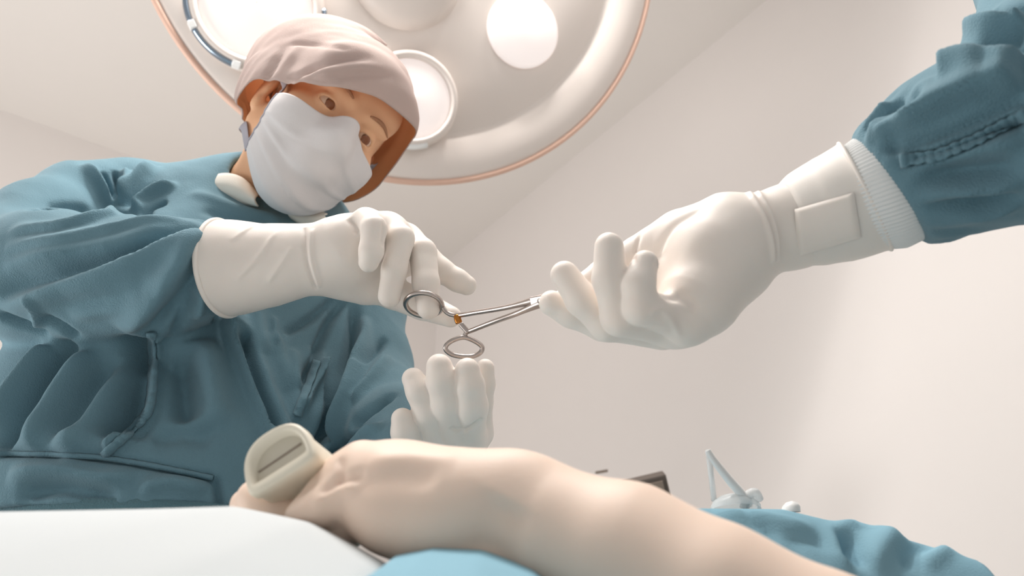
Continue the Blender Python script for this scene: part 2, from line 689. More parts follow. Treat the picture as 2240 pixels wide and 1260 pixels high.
arm = curve([top, top - ln * 0.1 + np.array([0, 0, 0.05]), top - ln * 0.16 + np.array([0.0, 0.02, 0.3]), np.array([top[0], top[1] + 0.22, CEIL - 0.02])], 40)
new_mesh('suspension_arm', *tube_mesh(arm, 0.03, 20), M['lamp'], lamp)
new_mesh('ceiling_plate', *lathe([(0.001, -0.05), (0.08, -0.05), (0.12, -0.02), (0.12, 0.0), (0.001, 0.0)], 40, (np.array([arm[-1][0], arm[-1][1], CEIL]), I3[0], I3[1], I3[2])), M['lamp'], lamp)

# ------------------------------------------------------------------ heads, caps, masks
HEAD_EYE = [(0.029, 0.0735, -0.004), (-0.029, 0.0735, -0.004)]


def head_sdf(q):
    """q in head space: x to the person's right, y forward, z up"""
    d = ell(q, (0, -0.018, 0.032), (0.074, 0.096, 0.086))
    d = smin(d, ell(q, (0, 0.026, -0.04), (0.062, 0.062, 0.085)), 0.03)
    for s in (-1, 1):
        d = smin(d, cone(q, (s * 0.053, -0.005, -0.055), (s * 0.012, 0.062, -0.108), 0.02, 0.016), 0.025)
        d = smin(d, ell(q, (s * 0.042, 0.056, -0.035), (0.024, 0.026, 0.026)), 0.02)
    d = smin(d, ell(q, (0, 0.062, 0.04), (0.058, 0.03, 0.04)), 0.02)
    for s in (-1, 1):
        d = smax(d, -ell(q, (s * 0.032, 0.098, -0.004), (0.021, 0.016, 0.014)), 0.012)
        d = smin(d, cone(q, (s * 0.014, 0.087, 0.013), (s * 0.046, 0.078, 0.017), 0.007, 0.005), 0.012)
    d = smin(d, cone(q, (0, 0.084, 0.004), (0, 0.108, -0.04), 0.007, 0.012), 0.012)
    for s in (-1, 1):
        d = smin(d, ell(q, (s * 0.012, 0.098, -0.044), (0.009, 0.011, 0.008)), 0.006)
        # lids round the eyeball
        c = np.array(HEAD_EYE[0 if s > 0 else 1])
        lid = ell(q, c, (0.0155, 0.0142, 0.0142))
        lid = smax(lid, -ell(q, c + [0, 0.014, -0.001], (0.0145, 0.016, 0.0049)), 0.0015)
        d = smin(d, lid, 0.004)
        d = smin(d, ell(q, (s * 0.077, -0.012, -0.012), (0.007, 0.02, 0.031)), 0.006)
        d = smin(d, ell(q, (s * 0.076, -0.002, -0.04), (0.006, 0.009, 0.01)), 0.006)
    lips = smin(ell(q, (0, 0.09, -0.067), (0.024, 0.012, 0.006)), ell(q, (0, 0.089, -0.077), (0.021, 0.012, 0.007)), 0.003)
    return smin(d, lips, 0.004)


def radial(f, o, dirs, off, rmax=0.3):
    """distance along each direction at which f first drops below off, coming from outside"""
    t = np.full(len(dirs), rmax)
    for _ in range(90):
        d = f(o + dirs * t[:, None]) - off
        t = t - np.clip(d * 0.7, -0.01, 0.05)
    return t


def grid_faces(nu, nv, wrap=False):
    F = []
    for i in range(nu if wrap else nu - 1):
        for j in range(nv - 1):
            a, b = i * nv + j, ((i + 1) % nu) * nv + j
            F.append((a, b, b + 1, a + 1))
    return np.array(F)


def make_head(person, Hc, Rm, mats, look=(0, 1, 0)):
    """Rm rows: right, forward, up of the head in world space"""
    to_w = lambda q: Hc + q @ Rm
    # eyes
    for c in HEAD_EYE:
        c = np.array(c)
        V, F = lathe([(0.0125 * math.sin(a), 0.0125 * math.cos(a)) for a in np.linspace(PI - 0.001, 0.45, 14)] , 24, (c, I3[0], I3[2] * -1, I3[1]))
        # cornea cap with iris: separate part
        e = new_mesh('eye', to_w(V), F, M['eyewhite'], person)
        g = sm(np.array(look, float))
        gx = sm(np.cross(g, I3[2]))
        V, F = lathe([(0.0062, 0.0110), (0.0045, 0.0121), (0.0025, 0.0127), (0.0001, 0.0128)], 24, (c, gx, np.cross(g, gx), g))
        new_mesh('iris', to_w(V), F, M['iris'], e)
    for s in (-1, 1):
        pts = [(s * 0.014, 0.094, 0.016), (s * 0.026, 0.0925, 0.021), (s * 0.038, 0.087, 0.0215), (s * 0.048, 0.079, 0.016)]
        pth = curve(pts, 24)
        dr = pth - np.array([0, -0.02, 0.0])
        dr /= np.linalg.norm(dr, axis=1)[:, None]
        o = np.array([0, -0.02, 0.0])
        tt = radial(head_sdf, o, dr, 0.0005)
        pth = o + dr * tt[:, None]
        V, F = tube_mesh(pth, 0.0026 * np.sin(np.linspace(0.35, PI - 0.15, len(pth))), 10)
        V = V - 0.0
        new_mesh('eyebrow', to_w(V), F, M['brown'], person)
    # mask: a sheet lying over nose, cheeks and chin
    nu, nv = 81, 61
    o = np.array([0, -0.01, -0.05])
    U = np.linspace(-1, 1, nu)
    W = np.linspace(0, 1, nv)
    uu, ww = np.meshgrid(U, W, indexing='ij')
    uu, ww = uu.ravel(), ww.ravel()
    az = uu * math.radians(54) - math.radians(4)
    top = np.radians(13 + 10 * np.exp(-(uu / 0.30) ** 2) - 1 * uu ** 2)
    bot = np.radians(-58 + 24 * np.abs(uu) ** 1.5)
    el = top + (bot - top) * ww
    D = np.stack([np.sin(az) * np.cos(el), np.cos(az) * np.cos(el), np.sin(el)], 1)
    tt = radial(head_sdf, o, D, 0.004)
    T2 = tt.reshape(nu, nv)
    for _ in range(40):
        T2[1:-1, 1:-1] = 0.5 * T2[1:-1, 1:-1] + 0.125 * (T2[:-2, 1:-1] + T2[2:, 1:-1] + T2[1:-1, :-2] + T2[1:-1, 2:])
    tt = np.maximum(T2.ravel(), tt)
    tt = tt + 0.007 * np.sin(PI * ww) * np.cos(uu * PI / 2)
    for wl, am in ((0.3, 0.0016), (0.48, 0.0022), (0.68, 0.0022), (0.84, 0.0014)):
        s = (ww - wl + 0.03 * np.sin(3 * uu + wl * 9)) / 0.05
        tt += am * np.exp(-np.where(s > 0, s * 2.5, s) ** 2) * (1.1 - np.abs(uu) * 0.5)
    tt += 0.0012 * noise3(np.stack([uu * 1.2, ww, uu * ww], 1), 5.0, 4) * np.minimum(1, 5 * np.minimum(ww, 1 - ww)) * np.minimum(1, 6 * (1 - np.abs(uu)))
    V = o + D * tt[:, None]
    mk = new_mesh('mask', to_w(V), grid_faces(nu, nv)[:, ::-1], mats['mask'], person)
    solid(mk, 0.0015)
    G = V.reshape(nu, nv, 3)
    # piping along the two side edges, and four ties
    for i, s in ((0, -1), (nu - 1, 1)):
        pe = G[i] + np.array([0.0005 * s, 0, 0])
        new_mesh('mask_binding', to_w(tube_mesh(pe, 0.0022, 8)[0]), tube_mesh(pe, 0.0022, 8)[1], mats['tie'], mk)
        for (st, ways) in ((G[i, 0], [(0.080, 0.01, 0.004), (0.087, -0.03, 0.0), (0.080, -0.07, -0.005), (0.045, -0.108, 0.0)]),
                           (G[i, -1], [(0.066, -0.0, -0.07), (0.06, -0.04, -0.075), (0.04, -0.085, -0.07)])):
            pts = [st] + [np.array([s * a, b, c]) for a, b, c in ways]
            pth = curve(pts, 40)
            for _ in range(6):
                e0 = head_sdf(pth)
                gr = np.stack([(head_sdf(pth + I3[i] * 1e-3) - e0) / 1e-3 for i in range(3)], 1)
                ln_ = np.maximum(np.linalg.norm(gr, axis=1), .3)
                pth[2:] = (pth - gr / (ln_ ** 2)[:, None] * (e0 - 0.0035)[:, None])[2:]
            for _ in range(3):
                pth[1:-1] = 0.5 * pth[1:-1] + 0.25 * (pth[:-2] + pth[2:])
            V2, F2 = tube_mesh(pth, 0.006, 12, flat=(np.array([s * 1.0, -0.3, 0.0]), 0.2))
            new_mesh('mask_tie', to_w(V2), F2, mats['tie'], mk)
    # cap: a hood over the skull
    nu, nv = 144, 60
    o = np.array([0, -0.02, 0.03])
    A = np.linspace(-PI, PI, nu, endpoint=False)      # 0 = front, + = person's right
    hem_a = np.radians([-180, -150, -120, -95, -75, -55, -35, 0, 30, 55, 75, 92, 108, 140, 180])
    hem_z = np.radians([-68, -64, -55, -45, -24, -2, 9, 1, -17, -25, -28, -46, -62, -68, -68])
    hem = np.interp(A, hem_a, hem_z)
    for _ in range(3):
        hem = 0.5 * hem + 0.25 * (np.roll(hem, 1) + np.roll(hem, -1))
    aa = np.repeat(A, nv)
    w = np.tile(np.linspace(0, 1, nv), nu)
    el = PI / 2 - 0.02 + (np.repeat(hem, nv) - PI / 2 + 0.02) * w
    D = np.stack([np.sin(aa) * np.cos(el), np.cos(aa) * np.cos(el), np.sin(el)], 1)
    tt = radial(head_sdf, o, D, 0.008)
    T2 = tt.reshape(nu, nv)
    for _ in range(30):
        T3 = 0.25 * (np.roll(T2, 1, 0) + np.roll(T2, -1, 0)) + 0.5 * T2
        T3[:, 1:-1] = 0.5 * T3[:, 1:-1] + 0.25 * (T3[:, :-2] + T3[:, 2:])
        T2 = T3
    tt = np.maximum(T2.ravel(), tt)
    far = np.exp(-((aa + math.radians(50)) / math.radians(38)) ** 2)
    front = np.exp(-(aa / math.radians(55)) ** 2)
    back = np.exp(-(((np.abs(aa) - PI)) / math.radians(60)) ** 2)
    tt += 0.004 + w ** 2 * (0.010 * far + 0.008 * front) + 0.046 * np.exp(-((np.mod(aa, 2 * PI) - math.radians(135)) / 0.8) ** 2) * np.sin(PI * np.clip(w * 0.9 + 0.1, 0, 1)) + 0.002 * np.exp(-(w / 0.35) ** 2)
    # cloth folds sweeping from brow to the back of the head
    ph = aa * 3.0 + w * 5.0
    tt += 0.0035 * np.sin(ph + 1.2 * np.sin(2 * aa + 3 * w)) * np.clip(w * 1.5, 0, 1) * (0.25 + 0.75 * np.clip(np.abs(aa) / 1.4, 0, 1))
    tt += 0.0018 * noise3(np.stack([np.sin(aa), np.cos(aa), w * 2], 1), 6, 9)
    gath = np.exp(-((aa - math.radians(125)) / 0.5) ** 2) * w ** 3
    tt += 0.004 * gath * np.sin(aa * 38)
    V = o + D * tt[:, None]
    W_ = to_w(V)
    GF = grid_faces(nu, nv, True)
    if mats.get('folds'):
        bv = BVHTree.FromPolygons([tuple(v) for v in W_], [tuple(map(int, q)) for q in GF])
        Nn = vnormals(W_, GF)
        if ((W_ - Hc) * Nn).sum(1).mean() < 0:
            Nn = -Nn
        W_ = W_ + Nn * folds(W_, Nn, bv, mats['folds'])[:, None]
    cp = new_mesh('cap', W_, GF, mats['cap'], person)
    solid(cp, 0.0015)
    cp.data.materials.append(M['cap_glow'])
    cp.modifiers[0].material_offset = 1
    return to_w


M['eyewhite'] = mat('eye_white', lin(214, 178, 152), 0.3)
M['iris'] = mat('eye_iris', lin(135, 82, 52), 0.15)


def frame_from_cam(Fc, Uc):
    F = sm(cam2world(np.array(Fc, float)))
    U = cam2world(np.array(Uc, float))
    U = sm(U - F * (U @ F))
    R = np.cross(F, U)
    return np.stack([R, F, U])


def finger(*pts):
    return [(P(x, y, d), r) for x, y, d, r in pts]


def build_glove(name, person, palm, fingers, h=0.0013, kp=0.012, kf=0.0012, kb=0.007, extra=None, lines=None, wrinkle=0.0004):
    def f(p):
        d = None
        for c in palm:
            e = chain(p, c, 0.01)
            d = e if d is None else smin(d, e, kp)
        df = None
        for c in fingers:
            e = chain(p, c, 0.004)
            df = e if df is None else smin(df, e, kf)
        d = smin(d, df, kb)
        if extra:
            d = extra(p, d)
        return d
    lo, hi = chain_box(*palm, *fingers)
    V, F = mesh_sdf(f, lo, hi, h, smooth=2)
    N = vnormals(V, F)
    D = wrinkle * noise3(V, 130, 2, 2)
    if lines:
        D += folds(V, N, f, lines)
    V = V + N * D[:, None]
    return new_mesh(name, V, F, M['glove'], person), f


def lower_body(person, cx, cy, rx, ry, z0, name, zt):
    """gown skirt to the shins, trousers and clogs"""
    nu, prof = 90, [(zt, 1.0), (zt - 0.12, 1.03), (zt - 0.35, 1.1), (zt - 0.55, 1.13), (z0, 1.16)]
    zs = np.linspace(zt, z0, 30)
    sc = np.interp(-zs, [-p[0] for p in prof], [p[1] for p in prof])
    V = []
    for z, s in zip(zs, sc):
        for a in np.linspace(0, 2 * PI, nu, endpoint=False):
            w = 1 + 0.03 * math.sin(9 * a + 2 * z) * min(1, (zt - z) * 4)
            V.append((cx + rx * s * w * math.cos(a), cy + ry * s * w * math.sin(a), z))
    F = [(i * nu + k, (i + 1) * nu + k, (i + 1) * nu + (k + 1) % nu, i * nu + (k + 1) % nu) for i in range(len(zs) - 1) for k in range(nu)]
    solid(new_mesh('gown_skirt', np.array(V), F, M['gown_dark'], person), 0.002)
    for s in (-1, 1):
        V, F = tube_mesh([(cx + s * 0.09, cy, 0.62), (cx + s * 0.095, cy, 0.35), (cx + s * 0.1, cy, 0.06)], [0.085, 0.072, 0.07], 24)
        new_mesh('trouser_leg', V, F, M['trouser'], person)
        V, F = tube_mesh(curve([(cx + s * 0.1, cy + 0.09, 0.05), (cx + s * 0.1, cy + 0.03, 0.055), (cx + s * 0.105, cy - 0.08, 0.045), (cx + s * 0.11, cy - 0.16, 0.035)], 16),
                         np.interp(np.linspace(0, 1, 16), [0, .15, .6, .9, 1], [.03, .045, .048, .04, .02])[:len(curve([(0,0,0),(0,0,1),(0,0,2),(0,0,3)],16))], 20, flat=(np.array([0, 0, 1.0]), 0.8))
        V[:, 2] = np.maximum(V[:, 2], 0.002)
        new_mesh('shoe', V, F, M['shoe'], person)


# ------------------------------------------------------------------ surgeon on the left
A = thing('person', (-0.38, 0.82, 0.0), 'surgeon in teal gown, pinkish grey cap and white mask leaning across the table', 'person')
A_H = P(710, 270, 1.01)
A_R = frame_from_cam((0.55, -0.10, 0.83), (0.55, 0.78, -0.3))
matsB = dict(mask=M['mask'], tie=M['tie'], cap=M['cap'])
matsA = dict(matsB, folds=[([(548, 300), (560, 240), (590, 160), (625, 95)], -5, 6, 6), ([(575, 250), (590, 200), (625, 140), (660, 95)], 4, 8, 8),
                           ([(600, 212), (650, 165), (730, 130), (815, 122)], -5, 8, 6), ([(615, 208), (670, 172), (760, 145), (845, 150)], 4, 8, 8),
                           ([(650, 205), (720, 172), (800, 160), (860, 168)], -3, 6, 6), ([(630, 95), (700, 96), (770, 108)], -3, 6, 5),
                           ([(560, 235), (600, 205), (640, 160)], -4, 4, 4), ([(530, 290), (535, 250), (550, 200)], -4, 5, 5)])

VIEW = sm(np.array([-0.1, 0.95, 0.15]))                  # chest depth direction
neckA = P(585, 450, 1.06)
shR, elR, wrR = P(250, 445, 1.06), P(30, 600, 0.87), P(690, 560, 0.765)
shL, elL, wrL = P(800, 690, 1.05), P(840, 915, 0.86), P(945, 1042, 0.735)


def bodyA(p):
    q = (p - A_H) @ A_R.T
    d = head_sdf(q)
    nk = np.array([0, -0.035, -0.06]) @ A_R + A_H
    d = smin(d, cone(p, nk, neckA, 0.05, 0.058), 0.02)
    ch = P(520, 620, 1.03)
    d = smin(d, cone(p, neckA, ch, 0.06, 0.10, (VIEW, 0.55)), 0.03)
    d = smin(d, cone(p, ch, P(345, 1150, 0.86), 0.10, 0.10, (VIEW, 0.55)), 0.03)
    for s, e, w in ((shR, elR, wrR), (shL, elL, wrL)):
        d = smin(d, cone(p, ch, s, 0.05, 0.035), 0.03)
        d = smin(d, cone(p, s, e, 0.034, 0.03), 0.02)
        d = smin(d, cone(p, e, w, 0.03, 0.02), 0.01)
    return d


V, F = mesh_sdf(bodyA, (-0.66, 0.44, 0.92), (-0.08, 1.16, 1.66), 0.0021, step=6, smooth=1)
new_mesh('body', V, F, M['skin'], A)
lk = sm((P(1000, 690, 0.73) - A_H) @ A_R.T)
make_head(A, A_H, A_R, matsA, sm(lk * 0.5 + np.array([0, 0.7, 0])))

sleeveR = finger((20, 598, 0.87, 0.066), (110, 605, 0.845, 0.069), (230, 615, 0.82, 0.066), (330, 610, 0.805, 0.059), (395, 596, 0.797, 0.050), (440, 588, 0.789, 0.040), (485, 584, 0.783, 0.032))
upperR = finger((255, 452, 1.06, 0.06), (170, 450, 1.02, 0.052), (90, 500, 0.95, 0.055), (25, 585, 0.88, 0.066))
upperL = finger((775, 690, 1.03, 0.066), (795, 790, 0.96, 0.052), (830, 905, 0.87, 0.05))
foreL = finger((830, 905, 0.87, 0.05), (870, 960, 0.80, 0.047), (905, 1000, 0.745, 0.043))
chestA = [(P(520, 590, 1.05), 0.165), (P(440, 800, 0.95), 0.185), (P(345, 1010, 0.865), 0.195), (P(335, 1190, 0.80), 0.20)]


def gownA(p):
    d = chain(p, chestA, 0.03, (VIEW, 0.62))
    d = smin(d, cone(p, P(300, 475, 1.07), P(740, 660, 1.04), 0.062, 0.07), 0.05)
    d = smin(d, cone(p, P(560, 520, 1.08), P(590, 470, 1.075), 0.085, 0.058), 0.04)
    d = smin(d, chain(p, upperR, 0.02), 0.03)
    d = smin(d, chain(p, upperL, 0.02), 0.025)
    d = smin(d, chain(p, foreL, 0.02), 0.02)
    d = smin(d, chain(p, sleeveR, 0.02), 0.012)
    nk = np.array([0, -0.035, -0.06]) @ A_R + A_H
    d = smax(d, -cone(p, nk, neckA, 0.057, 0.06), 0.006)
    return np.maximum(d, 0.985 - p[:, 2])


linesA = [
    # forearm sleeve
    ([(0, 648), (110, 608), (240, 565), (330, 530), (410, 500), (466, 487)], -7, 5, 16),
    ([(0, 672), (110, 632), (240, 590), (330, 556), (410, 520), (460, 505)], 7, 16, 6),
    ([(10, 585), (120, 560), (250, 540), (380, 490)], 4.5, 6, 14),
    ([(10, 545), (140, 525), (300, 490), (400, 478)], 4, 6, 12),
    ([(20, 505), (120, 500), (220, 470), (300, 462)], 4, 6, 12),
    ([(60, 455), (160, 450), (230, 470)], -4, 8, 8),
    ([(270, 725), (330, 672), (385, 610), (420, 555), (450, 515)], 8, 8, 14),
    ([(320, 735), (370, 680), (410, 620), (440, 560), (462, 520)], -6, 10, 8),
    ([(380, 740), (400, 690), (420, 640)], -4, 7, 7),
    ([(430, 700), (440, 650), (455, 600)], 4, 6, 6),
    ([(85, 640), (90, 680), (80, 720)], 3, 5, 5),
    ([(0, 690), (60, 712), (110, 735)], -5, 6, 8),
    ([(90, 695), (130, 715), (170, 745)], -5, 6, 8),
    ([(150, 640), (300, 620), (390, 590)], 2.5, 10, 10),
    ([(150, 690), (270, 670), (350, 640)], 2.5, 10, 10),
    # shoulder
    ([(185, 360), (215, 395), (240, 430), (262, 470)], 7, 8, 8), ([(222, 375), (240, 410), (258, 450)], -8, 5, 5),
    ([(250, 372), (255, 395), (262, 425)], -7, 4, 4), ([(275, 370), (278, 400), (270, 440)], 7, 7, 7),
    ([(330, 362), (300, 395), (278, 425), (262, 455)], 9, 9, 12), ([(345, 400), (310, 425), (285, 455)], -7, 6, 6),
    ([(390, 405), (350, 415), (310, 440), (290, 470)], 7, 8, 8), ([(365, 440), (330, 455), (310, 475)], -7, 6, 6),
    ([(420, 420), (470, 440), (540, 465), (620, 480)], 3, 10, 10), ([(440, 460), (520, 480), (600, 490)], -3, 8, 8),
    # torso
    ([(130, 745), (70, 820), (20, 890), (-20, 940)], 9, 12, 12), ([(165, 750), (105, 830), (45, 920), (0, 985)], -13, 11, 11),
    ([(205, 760), (150, 840), (100, 930), (60, 990)], 9, 16, 12), ([(240, 770), (200, 850), (150, 960)], -8, 18, 14),
    ([(310, 770), (240, 860), (170, 960), (125, 1000)], 9, 18, 16),
    ([(325, 740), (300, 800), (285, 870), (250, 960)], -16, 20, 24, 0.15),
    ([(345, 738), (335, 800), (332, 860), (325, 900), (290, 940), (232, 992)], 8, 9, 5, 0.05),
    ([(0, 992), (110, 994), (225, 1001), (330, 1018), (470, 1046)], -5, 4, 4, 0.02),
    ([(470, 1046), (478, 1070), (480, 1105)], -5, 4, 4, 0.02),
    ([(395, 755), (405, 830), (410, 920)], -11, 16, 16), ([(440, 740), (460, 830), (470, 940)], 7, 18, 18),
    ([(492, 690), (515, 760), (550, 850), (580, 920), (600, 960)], 12, 5, 22, 0.08),
    ([(525, 730), (545, 800), (572, 870), (605, 950)], -14, 8, 7, 0.1),
    ([(600, 730), (615, 800), (640, 860)], 4, 10, 10), ([(640, 760), (640, 850), (645, 930)], 5, 6, 12),
    ([(762, 645), (720, 700), (690, 780), (655, 850)], -8, 6, 5), ([(745, 640), (690, 690), (620, 728)], -6, 5, 6),
    ([(700, 795), (675, 845), (650, 905)], 6, 5, 5, 0.1),
    ([(775, 660), (770, 740), (745, 830), (715, 920), (690, 1010)], -11, 7, 8), ([(800, 690), (790, 780), (760, 880), (720, 980)], 8, 10, 8),
    ([(690, 760), (700, 850), (680, 950)], 6, 16, 14),
    ([(845, 735), (815, 770), (780, 810)], -6, 5, 6), ([(850, 780), (800, 850), (770, 880)], 5, 8, 8), ([(860, 860), (800, 905), (760, 930)], -7, 7, 7),
    ([(600, 690), (600, 760)], 3, 4, 4), ([(560, 650), (565, 720), (580, 780)], 4, 9, 9),
    ([(760, 990), (800, 960), (840, 935)], 6, 7, 7), ([(720, 1010), (745, 975), (800, 940)], -7, 7, 7),
    ([(20, 1040), (120, 1030), (220, 1050), (300, 1040)], 6, 10, 8), ([(40, 1080), (140, 1060), (260, 1085)], -6, 9, 9), ([(300, 1070), (380, 1050), (450, 1075)], 5, 9, 9),
    ([(330, 960), (400, 940), (470, 960)], -4, 12, 12),
]
V, F = mesh_sdf(gownA, (-0.70, 0.46, 0.97), (-0.05, 1.22, 1.62), 0.003, step=5, smooth=2)
N = vnormals(V, F)
D = folds(V, N, gownA, linesA, gain=2.2) + 0.0014 * noise3(V, 26, 3, 3) + crumple(V, 15, 21, 0.0060) + crumple(V, 34, 22, 0.0024) + 0.0005 * noise3(V, 140, 8, 2)
V = relax(V + N * D[:, None], F, 1)
gownA_o = new_mesh('gown', V, F, M['gown'], A)
lower_body(A, P(335, 1190, 0.8)[0], P(335, 1190, 0.80)[1] + 0.0, 0.19, 0.125, 0.28, 'gown', 0.99)


def surf_band(name, o, pts, w, m, parent, ruff=0.0, nr=10, th=0.0016, lift=0.0015):
    """a sewn band lying on a finished cloth mesh"""
    bvh = BVHTree.FromPolygons([v.co for v in o.data.vertices], [p.vertices for p in o.data.polygons])
    pts = np.array(pts, float)
    t = np.r_[0, np.cumsum(np.linalg.norm(np.diff(pts, axis=0), axis=1))]
    tt = np.linspace(0, t[-1], max(12, int(t[-1] / 4)))
    xy = np.stack([np.interp(tt, t, pts[:, i]) for i in range(2)], 1)
    for _ in range(12):
        xy[1:-1] = 0.5 * xy[1:-1] + 0.25 * (xy[:-2] + xy[2:])
    tg = np.gradient(xy, axis=0)
    tg /= np.linalg.norm(tg, axis=1)[:, None]
    nr_ = np.stack([-tg[:, 1], tg[:, 0]], 1)
    rows, last = [], 1.0
    for i in range(len(xy)):
        row = []
        for k in np.linspace(-1, 1, 7):
            q = xy[i] + nr_[i] * k * w * (1 + 0.12 * math.sin(i * 0.9))
            dv = sm(P(q[0], q[1], 1.0) - CAMP)
            h = bvh.ray_cast(Vector(CAMP), Vector(dv))
            last = h[3] if h[0] is not None else last
            row.append(CAMP + dv * (last - lift - 0.0022 * (1 - k * k) - ruff * max(0, math.sin(i * 1.3 + 0.6 * math.sin(i * 0.37)))* (1 - 0.4 * k * k)))
        rows.append(row)
    R = np.array(rows)
    for _ in range(1):
        R[1:-1] = 0.7 * R[1:-1] + 0.15 * (R[:-2] + R[2:])
    V = R.reshape(-1, 3)
    return solid(new_mesh(name, V, grid_faces(len(rows), 7), m, parent), th)


surf_band('placket', gownA_o, [(330, 728), (336, 790), (332, 860), (326, 900), (290, 940), (226, 996)], 8, M['gown'], gownA_o, ruff=0.003)
surf_band('neck_seam', gownA_o, [(694, 790), (680, 830), (664, 870), (650, 910)], 8, M['gown'], gownA_o, ruff=0.0025)
surf_band('waist_seam', gownA_o, [(-5, 992), (110, 994), (225, 1001), (330, 1018), (466, 1046)], 3, M['gown'], gownA_o, ruff=0.0)

# collars of the shirt under the gown
def strip(name, pts, w, m, parent, th=0.002):
    """a folded cloth band: rows of 3D points, each row across the band"""
    nu, nv = len(pts), len(pts[0])
    V = np.array([p for r in pts for p in r])
    return solid(new_mesh(name, V, grid_faces(nu, nv), m, parent), th)


def collar(px_top, px_bot, d, m=24):
    a = curve([P(x, y, dd) for (x, y), dd in zip(px_top, d)], m)
    b = curve([P(x, y, dd - 0.012) for (x, y), dd in zip(px_bot, d)], m)
    k = min(len(a), len(b))
    rows = []
    for i in range(k):
        rows.append([a[i] + (b[i] - a[i]) * t + cam2world(np.array([0, 0, 0.012])) * math.sin(PI * t) for t in np.linspace(0, 1, 9)])
    return rows


strip('collar', collar([(428, 420), (475, 384), (525, 388), (566, 428)], [(450, 436), (490, 440), (530, 446), (566, 450)], [1.05, 1.01, 0.985, 0.97]), 0, M['collar'], A)
strip('collar', collar([(630, 452), (665, 462), (700, 466), (716, 470)], [(640, 478), (665, 492), (700, 496), (714, 480)], [0.99, 0.985, 0.98, 0.985]), 0, M['collar'], A)

# right glove, palm down, middle finger in the upper ring
pinky = finger((800, 482, 0.752, 0.0125), (818, 500, 0.728, 0.0115), (812, 550, 0.720, 0.0105), (806, 574, 0.722, 0.0092))
ringf = finger((850, 494, 0.770, 0.0125), (876, 522, 0.748, 0.0125), (862, 590, 0.738, 0.0115), (852, 648, 0.737, 0.0105))
middle = finger((892, 520, 0.790, 0.0135), (924, 552, 0.765, 0.0132), (932, 620, 0.748, 0.0125), (937, 674, 0.738, 0.0108))
index = finger((920, 550, 0.812, 0.0135), (965, 592, 0.806, 0.0126), (1000, 613, 0.803, 0.0112), (1021, 624, 0.802, 0.0098))
thumb = finger((790, 610, 0.80, 0.020), (860, 640, 0.80, 0.0165), (925, 668, 0.785, 0.0142), (986, 693, 0.765, 0.0105))
wr = [(P(560, 584, 0.775), 0.038), (P(640, 572, 0.77), 0.034), (P(705, 560, 0.766), 0.0295)]
palmA = [wr,
         [(P(705, 560, 0.766), 0.0295), (P(760, 545, 0.765), 0.033), (P(815, 505, 0.762), 0.019)],
         [(P(760, 555, 0.770), 0.032), (P(856, 515, 0.776), 0.020)],
         [(P(760, 560, 0.778), 0.031), (P(893, 540, 0.795), 0.018)],
         [(P(760, 570, 0.788), 0.030), (P(918, 565, 0.814), 0.016)],
         [(P(720, 580, 0.775), 0.029), (P(800, 615, 0.79), 0.024)],
         [(P(470, 587, 0.786), 0.0475), (P(510, 586, 0.782), 0.0445), (P(580, 582, 0.776), 0.039)]]
cutA = (P(486, 584, 0.785), sm(P(640, 572, 0.77) - P(486, 594, 0.785)))


def cuff_cut(p, d, c=cutA):
    return smax(d, -((p - c[0]) @ c[1]), 0.003)


linesGA = [([(667, 497), (664, 540), (672, 590), (692, 635)], -2.2, 2.2, 2.2, 0.1), ([(683, 500), (676, 540), (684, 590), (700, 630)], 1.8, 2.5, 2.5, 0.1),
           ([(505, 530), (540, 500), (570, 490)], 1.2, 2.5, 4), ([(515, 615), (570, 560), (610, 500)], 1.5, 2.5, 4), ([(585, 620), (615, 580), (640, 540)], 1.3, 2.5, 4),
           ([(765, 478), (775, 495), (783, 512)], -3, 3, 3), ([(840, 480), (838, 510), (836, 540)], -2, 2.5, 2.5)]
gl, gfA = build_glove('glove', A, palmA, [pinky, ringf, middle, index, thumb], extra=cuff_cut, lines=linesGA)
# rolled rim of the cuff
T = cutA[1]
u = sm(np.cross(T, [0, 0, 1]))
w_ = np.cross(T, u)
dr = np.array([u * math.cos(a) + w_ * math.sin(a) for a in np.linspace(0, 2 * PI, 72, endpoint=False)])
o_ = cutA[0] + T * 0.002
rr = radial(lambda p: chain(p, palmA[-1], 0.01), o_, dr, -0.0005, 0.09)
rim = o_ + dr * rr[:, None]
new_mesh('cuff_rim', *tube_mesh(rim, 0.0028, 10, closed=True), M['glove'], gl)

# left glove, fingers up
D0 = 0.70
g2 = [finger((955, 975, D0 + .004, 0.0135), (938, 905, D0 - .012, 0.0130), (918, 855, D0 - .013, 0.0118), (904, 829, D0 - .010, 0.0100)),
      finger((993, 968, D0 + .004, 0.0135), (979, 885, D0 - .018, 0.0142), (967, 832, D0 - .022, 0.0130), (961, 802, D0 - .021, 0.0112)),
      finger((1030, 950, D0 + .006, 0.0125), (1032, 890, D0 - .022, 0.0138), (1027, 845, D0 - .026, 0.0124), (1022, 810, D0 - .025, 0.0106)),
      finger((1050, 945, D0 + .028, 0.0115), (1052, 880, D0 + .015, 0.0105), (1058, 840, D0 + .012, 0.0098), (1061, 806, D0 + .012, 0.0088)),
      finger((910, 1030, D0 + .0, 0.016), (897, 985, D0 - .01, 0.0125), (886, 945, D0 - .014, 0.0118), (880, 917, D0 - .014, 0.0100))]
